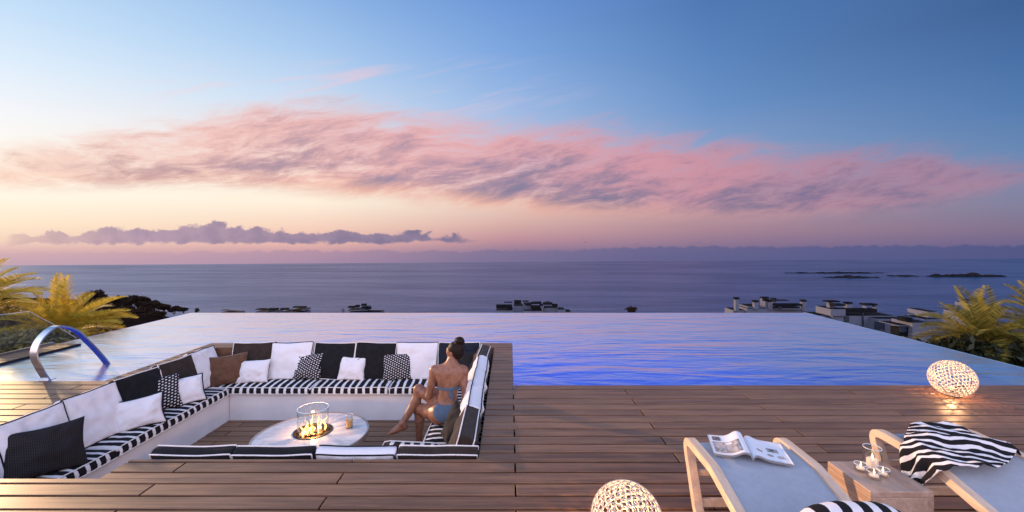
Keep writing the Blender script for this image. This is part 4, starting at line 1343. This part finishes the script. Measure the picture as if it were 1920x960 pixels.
c = atd(1187, 581, 140)
leaf_mass('hill_tree', c, (2.1, 2.0, 1.1), 500, .6, 'hill_leaf', 'tiny dark tree top showing alone above the far edge of the pool', 'tree', None, 170, 1.6)

# ------------------------------------------------------------------ villas below the pool
def villa(label, d, x0, y0, sc, walls=(), slabs=(), chimneys=(), panes=(), depth=4.0, group='pale villas below the pool'):
    """rectangles are read off the photo (corner x0,y0 and scale sc of the enlargement), built as real boxes d metres away"""
    def P(x, y, dd): return atd(x0 + x / sc, y0 + y / sc, dd)
    first = P((walls or slabs)[0][0], (walls or slabs)[0][3], d)
    t = empty('villa', first); tag(t, label, 'villa', group)
    inv = Matrix.Translation(-first)
    def bx(x_0, x_1, y_0, y_1, dd, dep, name, mat, par, off=0.0):
        a = P(x_0, y_0, dd + off); b = P(x_1, y_1, dd + off)
        a.z = H - (y0 + y_0 / sc - PY) * (dd + off + dep) / F  # the roof's rear edge is what stands against the sea
        m = MB().box(a.x, b.x, a.y, a.y + dep, b.z, a.z, 0, inv if par is t else inv)
        return m.build(name, mat, par)
    for (a, b, c_, e, *o) in walls:
        wl = bx(a, b, c_, e, d, depth, 'wall', 'villa_shaded', t, o[0] if o else 0)
        bb = [Vector(v) for v in wl.bound_box]; lo_ = bb[0]; hi_ = bb[6]
        if hi_.x - lo_.x > .9:                                 # bitumen roof behind a pale parapet
            MB().box(lo_.x + .18, hi_.x - .18, lo_.y + .18, hi_.y - .10, hi_.z + .002, hi_.z + .06).build('flat_roof', 'villa_dark', wl)
    for (a, b, c_, e, *o) in slabs: bx(a, b, c_, e, d, 1.6, 'roof_block', 'villa_dark', t, (o[0] if o else -.25))
    for (a, b, top, mid, bot, *o) in chimneys:
        k = (o[0] if o else .6)
        ch = bx(a, b, mid, bot, d, .9, 'chimney', 'villa_shaded', t, k)
        bx(a - 2, b + 2, top, mid, d, 1.0, 'chimney_cap', 'villa_dark', ch, k - .05)
    for (a, b, c_, e, *o) in panes: bx(a, b, c_, e, d, .12, 'window', 'villa_glass', t, (o[0] if o else -.14))
    return t
villa('pale villa with five dark-capped chimneys above the far right corner of the pool', 100, 1340, 520, 3.31,
      walls=[(205, 570, 178, 320), (385, 545, 176, 200, -.8), (205, 300, 165, 190, .4), (115, 205, 188, 320, 1.0)],
      slabs=[(380, 545, 160, 178, -1.2), (358, 465, 137, 146, 2.0), (425, 505, 168, 176, -1.5)],
      chimneys=[(130, 152, 122, 137, 210), (247, 272, 140, 154, 200, -.4), (313, 335, 130, 146, 200, .2), (336, 360, 138, 152, 200, -.3), (297, 337, 119, 130, 190, 1.6), (362, 382, 126, 138, 190, 2.4), (545, 570, 137, 151, 210, -.3)],
      panes=[(395, 420, 182, 196, -1.0)])
villa('large pale villa with a dark hedged roof terrace below the right side of the pool', 82, 1340, 520, 3.31,
      walls=[(735, 1120, 217, 420), (720, 812, 178, 240, -.5), (1010, 1180, 235, 420, -2.0), (640, 740, 215, 300, 1.0)],
      slabs=[(805, 1008, 188, 217, -.3), (748, 812, 160, 178, -.8), (707, 780, 140, 155, .8), (937, 1012, 158, 175, 1.0)],
      chimneys=[(714, 744, 142, 155, 200, .9), (822, 856, 150, 165, 200, 1.0), (938, 946, 160, 175, 200, .6), (1002, 1010, 160, 175, 200, .6)],
      panes=[(993, 1042, 273, 322, -2.2), (1050, 1056, 270, 330, -2.2), (808, 835, 240, 276, -.2), (918, 926, 222, 320, -.2)])
villa('pale villa partly hidden by the tips of the right-hand palm fronds', 72, 1340, 520, 3.31,
      walls=[(1228, 1345, 255, 460), (1143, 1228, 275, 300, .5), (1325, 1392, 192, 262, 4.0), (1300, 1420, 238, 262, 2.5)],
      slabs=[(1185, 1228, 240, 276, .3), (1143, 1228, 300, 365, .8)], panes=[(1150, 1190, 308, 340, .6)])
villa('pale villa showing between the fronds of the right-hand palm', 76, 1340, 520, 3.31,
      walls=[(1650, 1750, 208, 330), (1632, 1682, 150, 190, 2.0), (1560, 1600, 200, 300, 1.0), (1760, 1850, 175, 260, 3.0)],
      slabs=[(1645, 1718, 183, 209, -.4), (1605, 1650, 170, 190, .6), (1585, 1615, 133, 150, 2.0)],
      chimneys=[(1635, 1678, 125, 140, 185, 1.5)], panes=[(1690, 1722, 225, 262, -.2)])
D = lambda *a: a
villa('pale villa with stacked dark roof blocks above the middle of the pool edge', 140, 380, 540, 2.595,
      walls=[(1425, 1510, 97, 140), (1512, 1560, 76, 140, 1.5), (1470, 1508, 80, 100, 3.0)],
      slabs=[(1428, 1505, 79, 97), (1467, 1507, 66, 72, 4.0), (1516, 1550, 58, 77, 1.0), (1480, 1506, 88, 103, -1.0)], depth=5)
villa('pale villa in the middle of the far cluster with a dark flat roof', 138, 380, 540, 2.595,
      walls=[(1560, 1655, 99, 140), (1560, 1600, 70, 105, 2.5), (1640, 1660, 76, 100, 1.6)],
      slabs=[(1557, 1586, 60, 67, 3.0), (1571, 1600, 71, 86), (1596, 1640, 67, 78, 3.5), (1610, 1648, 65, 75, 5.0), (1597, 1644, 83, 100, -1.0)], depth=5)
villa('pale villa stepping down at the right end of the far cluster', 142, 380, 540, 2.595,
      walls=[(1656, 1730, 86, 140), (1725, 1765, 94, 140, -1.0), (1760, 1795, 104, 140, .5)],
      slabs=[(1657, 1702, 69, 82), (1702, 1727, 76, 92, -1.2), (1668, 1690, 65, 69, 3.0)], panes=[(1740, 1750, 95, 102, -1.3)], depth=5)
villa('small pale villa with stepped dark roofs left of the centre of the pool edge', 160, 380, 540, 2.595,
      walls=[(706, 866, 108, 140), (706, 772, 96, 112, .6), (770, 800, 86, 112, 1.2)],
      slabs=[(707, 735, 86, 97), (741, 759, 81, 94, .6), (771, 792, 75, 87, 1.5), (772, 800, 88, 101, -.8), (796, 815, 92, 104, -.4)], chimneys=[(676, 685, 103, 106, 140)], depth=5)
villa('dark roofed house behind the pool edge with a taller right part', 165, 380, 540, 2.595,
      walls=[(415, 498, 108, 140), (440, 497, 95, 112, .8)], slabs=[(438, 498, 87, 96), (415, 470, 103, 109, -.8)], depth=5)
villa('small dark cube house between two low houses on the pool horizon', 166, 380, 540, 2.595, walls=[(378, 410, 106, 140)], slabs=[(377, 411, 96, 107)], depth=6)
villa('low dark house with a curved roof line on the pool horizon', 168, 380, 540, 2.595, walls=[(256, 315, 105, 140), (320, 360, 106, 140, 1.0)], slabs=[(255, 316, 100, 106), (265, 305, 97, 101, .3), (320, 361, 96, 107, .6)], depth=5)
villa('lowest dark roof at the left of the pool horizon next to the headland', 170, 380, 540, 2.595, walls=[(90, 117, 108, 140), (117, 168, 111, 140, .5)], slabs=[(88, 118, 104, 109), (117, 168, 109, 112, .3)], depth=5)

# ------------------------------------------------------------------ rocks in the sea
def islet(a, b, top, bot, label, seed):
    r = random.Random(seed)
    p0 = at(1280 + a / 3, 440 + bot / 3, SEA); p1 = at(1280 + b / 3, 440 + bot / 3, SEA)
    n = 60; L = (p1 - p0).length
    hgt = (bot - top) / 3 * p0.y / F
    vs, fs = [], []
    m = 7
    for i in range(n + 1):
        q = i / n
        env = math.sin(math.pi * q) ** .5
        h = hgt * env * max(.12, .55 + .75 * noise.fractal(Vector((q * 9 + seed, seed, 0)), 1, 2, 3))
        w = 14 * env + .5
        for k in range(m + 1):
            s = k / m * 2 - 1
            vs.append((p0.x + (p1.x - p0.x) * q, p0.y + w * s + 8 * noise.noise(Vector((q * 4, seed, 2))), SEA - .4 + h * max(0, 1 - abs(s) ** 1.6) * (1 + .3 * noise.noise(Vector((q * 40, s * 3, seed)))) + (0 if abs(s) < 1 else -.4)))
    for i in range(n):
        for k in range(m):
            a_ = i * (m + 1) + k
            fs.append((a_, a_ + m + 1, a_ + m + 2, a_ + 1))
    tag(from_data('rock_islet', vs, fs, 'rock'), label, 'rock islet', 'rock islets in the sea')
islet(555, 1185, 204, 216, 'long low dark reef farthest out in the sea at the right', 3)
islet(772, 1112, 226, 241, 'shorter dark reef lying in front of the long reef', 5)
islet(1148, 1330, 223, 233, 'thin dark reef between the two larger reefs', 7)
islet(1332, 1825, 210, 235, 'highest dark reef at the right of the sea', 9)
# ------------------------------------------------------------------ the woman: one continuous skin grown from a distance field
class Field:
    def __init__(s, lo, hi, h):
        s.lo = np.array(lo, np.float32); s.h = h
        s.n = np.ceil((np.array(hi) - np.array(lo)) / h).astype(int) + 1
        s.F = np.full(tuple(s.n), .5, np.float32)
    def _win(s, a, b):
        i0 = np.maximum(0, np.floor((a - s.lo) / s.h).astype(int)); i1 = np.minimum(s.n, np.ceil((b - s.lo) / s.h).astype(int) + 1)
        if (i1 <= i0).any(): return None
        sl = tuple(slice(p, q) for p, q in zip(i0, i1))
        ax = [s.lo[k] + s.h * np.arange(i0[k], i1[k], dtype=np.float32) for k in range(3)]
        return sl, np.meshgrid(*ax, indexing='ij')
    def _mix(s, sl, d, k):
        f = s.F[sl]
        if k <= 0: s.F[sl] = np.minimum(f, d); return
        hh = np.maximum(k - np.abs(f - d), 0) / k
        s.F[sl] = np.minimum(f, d) - hh * hh * k * .25
    def cap(s, a, b, ra, rb, k=.03):
        a = np.array(a, np.float32); b = np.array(b, np.float32); m = max(ra, rb) + k * 2 + .02
        w = s._win(np.minimum(a, b) - m, np.maximum(a, b) + m)
        if w is None: return
        sl, (X, Y, Z) = w
        d = b - a; L2 = float(d @ d) + 1e-12
        t = np.clip(((X - a[0]) * d[0] + (Y - a[1]) * d[1] + (Z - a[2]) * d[2]) / L2, 0, 1)
        dist = np.sqrt((X - a[0] - t * d[0]) ** 2 + (Y - a[1] - t * d[1]) ** 2 + (Z - a[2] - t * d[2]) ** 2) - (ra + (rb - ra) * t)
        s._mix(sl, dist, k)
    def chain(s, pts, rs, k=.03):
        for i in range(len(pts) - 1): s.cap(pts[i], pts[i + 1], rs[i], rs[i + 1], k)
    def ell(s, c, r, k=.03, rot=None):
        c = np.array(c, np.float32); r = np.array(r, np.float32); m = float(r.max()) + k * 2 + .02
        w = s._win(c - m, c + m)
        if w is None: return
        sl, (X, Y, Z) = w
        P = [X - c[0], Y - c[1], Z - c[2]]
        if rot is not None:                                   # rows of rot: local axes
            P = [sum(float(rot[i][j]) * P[j] for j in range(3)) for i in range(3)]
        k0 = np.sqrt(sum((P[i] / r[i]) ** 2 for i in range(3))); k1 = np.sqrt(sum((P[i] / r[i] ** 2) ** 2 for i in range(3))) + 1e-9
        s._mix(sl, k0 * (k0 - 1) / k1, k)
    def mesh(s):
        F = s.F; S_ = F < 0
        nx, ny, nz = F.shape
        c = [(i, j, k) for i in (0, 1) for j in (0, 1) for k in (0, 1)]
        def corner(A, o): return A[o[0]:nx - 1 + o[0], o[1]:ny - 1 + o[1], o[2]:nz - 1 + o[2]]
        cnt = sum(corner(S_, o).astype(np.int8) for o in c)
        act = (cnt > 0) & (cnt < 8)
        idx = np.argwhere(act)
        vid = np.full(act.shape, -1, np.int64); vid[act] = np.arange(len(idx))
        acc = np.zeros((len(idx), 3)); num = np.zeros(len(idx))
        val = {o: F[idx[:, 0] + o[0], idx[:, 1] + o[1], idx[:, 2] + o[2]] for o in c}
        for a in c:
            for ax in range(3):
                if a[ax]: continue
                b = list(a); b[ax] = 1; b = tuple(b)
                fa, fb = val[a], val[b]; m = (fa < 0) != (fb < 0)
                t = np.where(m, fa / np.where(m, fa - fb, 1), 0)
                p = np.array(a, float)[None] + np.zeros((len(idx), 3)); p[:, ax] += t
                acc += np.where(m[:, None], p, 0); num += m
        V = s.lo + s.h * (idx + acc / num[:, None])
        faces = []
        for ax in range(3):
            u, v = (ax + 1) % 3, (ax + 2) % 3
            sa = [slice(0, n) for n in F.shape]; sb_ = list(sa)
            sa[ax] = slice(0, F.shape[ax] - 1); sb_[ax] = slice(1, F.shape[ax])
            e = np.argwhere(S_[tuple(sa)] != S_[tuple(sb_)])
            e = e[(e[:, u] > 0) & (e[:, v] > 0) & (e[:, u] < F.shape[u] - 1) & (e[:, v] < F.shape[v] - 1)]
            ins = S_[e[:, 0], e[:, 1], e[:, 2]]
            q = []
            for du, dv in ((1, 1), (0, 1), (0, 0), (1, 0)):
                g = e.copy(); g[:, u] -= du; g[:, v] -= dv
                q.append(vid[g[:, 0], g[:, 1], g[:, 2]])
            q = np.stack(q, 1)
            q[~ins] = q[~ins][:, ::-1]
            faces.append(q)
        return V, np.concatenate(faces)
def vec(*a): return np.array(a, float)
def woman():
    lo, hi, h = (-1.56, 4.60, -.90), (-.36, 5.40, .62), .005
    c = vec(-.735, 4.90, -.262)
    # trunk
    def trunk(f):
        f.ell(c, (.150, .118, .105), .04)
        f.ell(c + vec(-.072, -.040, -.035), (.100, .095, .100), .045)      # seat
        f.ell(c + vec(.070, -.035, -.035), (.100, .095, .100), .045)
        f.ell((-.722, 4.925, -.125), (.112, .080, .10), .06)               # waist
        f.ell((-.710, 4.94, .00), (.122, .088, .10), .06)
        f.ell((-.705, 4.945, .09), (.138, .090, .115), .05)                # ribs
        f.ell((-.765, 5.03, .07), (.055, .05, .055), .05); f.ell((-.64, 5.03, .07), (.055, .05, .055), .05)
        f.ell((-.702, 4.93, .17), (.155, .070, .065), .05)                 # shoulder girdle
        f.ell((-.775, 4.885, .125), (.055, .030, .075), .05); f.ell((-.630, 4.885, .125), (.055, .030, .075), .05)   # shoulder blades
        f.chain([(-.70, 4.925, .19), (-.675, 4.94, .27), (-.655, 4.955, .345)], [.066, .050, .047], .05)             # neck
        f.chain([(-.86, 4.935, .192), (-.695, 4.93, .248)], [.040, .040], .05); f.chain([(-.55, 4.935, .192), (-.675, 4.93, .248)], [.040, .040], .05)
    def head(f):
        # local axes: fw = where the face looks, lf = her left, up
        up = vec(.05, -.02, 1.0); up /= np.linalg.norm(up)
        fw = vec(-.87, .48, .02); fw -= up * (fw @ up); fw /= np.linalg.norm(fw)
        lf = np.cross(up, fw)
        hc = vec(-.640, 4.965, .402)
        rot = [fw, lf, up]
        W = lambda a, b, d: hc + fw * a + lf * b + up * d
        f.ell(W(-.008, 0, .022), (.095, .074, .086), .02, rot)             # skull
        f.ell(W(.042, 0, -.030), (.050, .056, .072), .03, rot)             # face
        f.ell(W(.052, 0, -.082), (.034, .038, .026), .03, rot)             # jaw
        f.ell(W(.082, 0, -.096), (.014, .017, .014), .018, rot)            # chin
        f.ell(W(.088, 0, .012), (.014, .045, .014), .02, rot)              # brow
        f.chain([W(.092, 0, .004), W(.108, 0, -.026)], [.007, .011], .012)  # nose
        f.ell(W(.099, .010, -.030), (.009, .006, .006), .006, rot); f.ell(W(.099, -.010, -.030), (.009, .006, .006), .006, rot)
        f.ell(W(.091, 0, -.054), (.009, .020, .006), .006, rot); f.ell(W(.089, 0, -.066), (.009, .018, .007), .006, rot)
        f.ell(W(.066, .036, -.024), (.022, .018, .018), .03, rot); f.ell(W(.066, -.036, -.024), (.022, .018, .018), .03, rot)
        for s in (-1, 1): f.ell(W(-.006, s * .073, -.014), (.017, .007, .029), .008, rot)
        return W, rot
    def hand(f, wr, dirv, palm_n, thumb_side, curl, s=1.0):
        d = np.array(dirv, float); d /= np.linalg.norm(d)
        n = np.array(palm_n, float); n -= d * (n @ d); n /= np.linalg.norm(n)      # out of the palm
        w = np.cross(d, n) * thumb_side                                           # towards the thumb
        wr = np.array(wr, float)
        for o in (-.022, -.007, .008, .022): f.chain([wr + w * o * .55, wr + d * .078 * s + w * o], [.014, .0115], .012)
        for o, L, a in ((.026, .068, .02), (.009, .076, .0), (-.009, .071, -.02), (-.026, .056, -.05)):
            p = wr + d * .078 * s + w * o; q = d + w * a; q /= np.linalg.norm(q)
            pts = [p]
            for k in range(3):
                an = curl * (k + .4)
                pts.append(pts[-1] + (q * math.cos(an) + n * math.sin(an)) * L / 3 * (1.2 - .2 * k) * s)
            f.chain(pts, [.0098, .0092, .0085, .0072], .004)
        t0 = wr + d * .020 + w * .020; q1 = d * .62 + w * .70 + n * .25; q2 = d * .88 + w * .30 + n * .30
        f.chain([t0, t0 + q1 * .040, t0 + q1 * .040 + q2 * .034, t0 + q1 * .040 + q2 * .060], [.0145, .012, .0105, .008], .008)
    fields = []
    # left arm (to the left in the photo): elbow out, hand resting on the crossed thigh
    A = Field(lo, hi, h); trunk(A)
    sh, el, wr = vec(-.872, 4.935, .180), vec(-.945, 4.955, -.115), vec(-.895, 5.135, -.108)
    A.ell(sh, (.056, .054, .056), .05)
    A.chain([sh, sh * .45 + el * .55, el], [.052, .043, .037], .03)
    A.chain([el, el * .65 + wr * .35, wr], [.037, .038, .025], .02)
    hand(A, wr, (.10, 1, -.14), (.1, -.1, -1), -1, .30)
    W, rot = head(A)
    fields.append(A)
    B = Field(lo, hi, h); trunk(B)
    sh, el, wr = vec(-.540, 4.935, .180), vec(-.508, 4.885, -.095), vec(-.560, 4.830, -.305)
    B.ell(sh, (.056, .054, .056), .05)
    B.chain([sh, sh * .45 + el * .55, el], [.052, .043, .037], .03)
    B.chain([el, el * .65 + wr * .35, wr], [.037, .037, .025], .02)
    hand(B, wr, (-.25, -.55, -.62), (.0, .2, -1), -1, .10)
    fields.append(B)
    # near (left) leg: thigh along the bench front, foot flat on the floor
    C = Field(lo, hi, h); trunk(C)
    hp, kn, an = vec(-.79, 4.86, -.295), vec(-1.105, 5.125, -.318), vec(-1.105, 5.19, -.775)
    C.chain([hp, hp * .55 + kn * .45, kn], [.098, .080, .058], .05)
    C.ell(kn + vec(-.012, .012, -.004), (.055, .055, .055), .03)
    C.chain([kn, kn * .68 + an * .32 + vec(.022, -.012, 0), an], [.054, .056, .034], .03)
    C.chain([an + vec(.022, 0, -.055), an + vec(-.11, .02, -.072), an + vec(-.185, .03, -.080)], [.032, .030, .020], .03)
    for i in range(5):
        o = (i - 2) * .016
        C.chain([an + vec(-.16, .03 + o, -.079), an + vec(-.205 + abs(i - 1) * .006, .034 + o, -.083)], [.013, .0095], .006)
    C.ell(an + vec(.03, 0, -.06), (.030, .030, .032), .03)
    fields.append(C)
    # far (right) leg crossed over it, foot hanging
    G = Field(lo, hi, h); trunk(G)
    hp, kn, an = vec(-.665, 4.98, -.262), vec(-1.085, 5.105, -.100), vec(-1.262, 5.02, -.462)
    G.chain([hp, hp * .5 + kn * .5 + vec(0, 0, -.010), kn], [.095, .080, .058], .05)
    G.ell(kn + vec(-.014, .0, .008), (.054, .052, .052), .03)
    G.chain([kn, kn * .66 + an * .34 + vec(.022, .014, -.012), an], [.054, .055, .033], .03)
    hl = an + vec(.018, .012, -.045)
    tb = vec(-1.375, 4.985, -.548)
    G.ell(hl, (.030, .028, .032), .03)
    G.chain([an, hl], [.033, .030], .02)
    G.chain([hl, hl * .4 + tb * .6, tb], [.031, .031, .024], .03); G.chain([an, tb], [.030, .022], .03)
    td = vec(-.85, -.08, -.50)
    for i in range(5):
        o = vec(.0, 1.0, -.12) * (i - 2) * .0155
        G.chain([tb + o * .9 - td * .01, tb + o + td * (.058 - abs(i - 3) * .006 if i else .052)], [.014, .0095 if i < 4 else .012], .006)
    fields.append(G)
    Fm = fields[0]
    for g in fields[1:]:
        f, d, k = Fm.F, g.F, .006
        hh = np.maximum(k - np.abs(f - d), 0) / k
        Fm.F = np.where(np.abs(f - d) < 1e-6, f, np.minimum(f, d) - hh * hh * k * .25 * (f != d)).astype(np.float32)
    V, Q = Fm.mesh()
    body = from_data('person', V.tolist(), Q.tolist(), 'skin', None, True)
    sm = body.modifiers.new('smooth', 'SMOOTH'); sm.factor = .5; sm.iterations = 2
    tag(body, 'woman in a grey-blue bikini with dark hair in a bun, seated cross-legged facing the pool', 'person')
    # swimwear: cloth cut from the body surface, a few millimetres out
    fc = V[Q].mean(1)
    nrm = np.cross(V[Q[:, 1]] - V[Q[:, 0]], V[Q[:, 2]] - V[Q[:, 0]]); vn = np.zeros_like(V)
    for k in range(4): np.add.at(vn, Q[:, k], nrm)
    vn /= np.linalg.norm(vn, axis=1)[:, None] + 1e-12
    def cloth(name, mask, off, mat):
        q = Q[mask]; u, inv_ = np.unique(q, return_inverse=True)
        o = from_data(name, (V[u] + vn[u] * off).tolist(), inv_.reshape(q.shape).tolist(), mat, body, True)
        s2 = o.modifiers.new('smooth', 'SMOOTH'); s2.factor = .5; s2.iterations = 3
        s = o.modifiers.new('thickness', 'SOLIDIFY'); s.thickness = .004; s.offset = 1
        return o
    x, y, z = fc.T
    tors = (np.abs(x + .705) < .155) & (y < 5.12)
    drop = .05 * np.clip((y - 4.95) / .1, 0, 1)
    cloth('bikini_top', tors & (z > -.018 - drop * .4) & (z < .018 + drop * 1.4) & ~((x < -.85) & (y < 5.0)), .004, 'bikini_fabric')
    dl = vec(-.72, .69, -.07); p = fc - vec(-.79, 4.86, -.29)
    side = (p @ dl) < .030 + .72 * np.clip(z + .18, -.17, .05)
    dr = vec(-.94, .30, .16); p2 = fc - vec(-.68, 4.97, -.27)
    side2 = ((p2 @ dr) < .09) | (y < 4.9)
    top = z < -.172 + .05 * np.clip((y - 4.86) / .1, 0, 1)
    arm = ((fc - vec(-.56, 4.83, -.30)) ** 2).sum(1) ** .5 < .062
    cloth('bikini_bottom', side & side2 & top & (x > -.93) & (x < -.575) & (y < 5.03) & ~arm, .003, 'bikini_fabric')
    mb = MB()
    kx, kz = -.668, .0
    ky = 4.845
    mb.ball((kx, ky, kz), .015, .012, .013, 10)
    rb = MB()
    for (sx, L, ph) in ((-.010, .115, 0), (.010, .135, .8)):
        vs, fs = [], []
        for i in range(9):
            q = i / 8; wv = .006 + .006 * math.sin(q * 3)
            cx = kx + sx * (1 + q * .6); cz = kz - L * q; cy = ky - .004 + .012 * q + .004 * math.sin(q * 6 + ph)
            vs += [(cx - wv, cy, cz), (cx + wv, cy - .003, cz)]
        for i in range(8): fs.append((2 * i, 2 * i + 1, 2 * i + 3, 2 * i + 2))
        mb.add(vs, fs); mb.add([(a, b + .003, d) for a, b, d in vs], [f[::-1] for f in fs])
    mb.build('bikini_tie', 'bikini_fabric', body, True)
    # hair: cap pulled back into a high bun
    Hh = Field((-.82, 4.80, .25), (-.44, 5.14, .62), .004)
    Hh.ell(W(-.014, 0, .030), (.098, .081, .086), .01, rot)
    Hh.ell(W(-.050, 0, .0), (.062, .072, .080), .03, rot)
    Hh.ell(W(-.070, 0, -.035), (.030, .045, .045), .04, rot)
    Hf = Hh.F
    nX = [Hh.lo[k] + Hh.h * np.arange(Hh.n[k]) for k in range(3)]
    XX, YY, ZZ = np.meshgrid(*nX, indexing='ij')
    hc = W(0, 0, 0)
    a_ = (XX - hc[0]) * rot[0][0] + (YY - hc[1]) * rot[0][1] + (ZZ - hc[2]) * rot[0][2]
    d_ = (XX - hc[0]) * rot[2][0] + (YY - hc[1]) * rot[2][1] + (ZZ - hc[2]) * rot[2][2]
    line = (a_ - .012 - .95 * (d_ - .012)) * .72                     # hairline: temple up to the forehead
    line = np.minimum(line, a_ - .078)
    line = np.where(d_ < .0, np.maximum(line, a_ + .018), line)
    Hh.F = np.maximum(Hf, line).astype(np.float32)
    Hh.chain([W(-.055, 0, .075), W(-.062, 0, .105)], [.045, .038], .02)
    Hh.ell(W(-.060, 0, .132), (.052, .054, .046), .012, rot)
    Hh.ell(W(-.030, .01, .137), (.028, .034, .030), .008, rot); Hh.ell(W(-.088, -.008, .122), (.028, .040, .030), .008, rot)
    HV, HQ = Hh.mesh()
    hr = from_data('hair', HV.tolist(), HQ.tolist(), 'hair', body, True)
    s3 = hr.modifiers.new('smooth', 'SMOOTH'); s3.factor = .5; s3.iterations = 2
    for s in (-1, 1):
        e = MB(); e.ball(tuple(W(.084, s * .031, .0)), .0105, n=10); ey = e.build('eye', 'eye_white', body, True)
        MB().ball(tuple(W(.0905, s * .032, .0)), .0052, n=8).build('iris', 'hair', ey, True)
        MB().tube([W(.094, s * .014, .020), W(.094, s * .032, .026), W(.078, s * .050, .021)], [.0025, .003, .0015], 6).build('eyebrow', 'hair', body, True)
    l = MB(); l.ball(tuple(W(.0935, 0, -.060)), .007, .014, .008, 10); l.build('lips', 'lip', body, True)
woman()
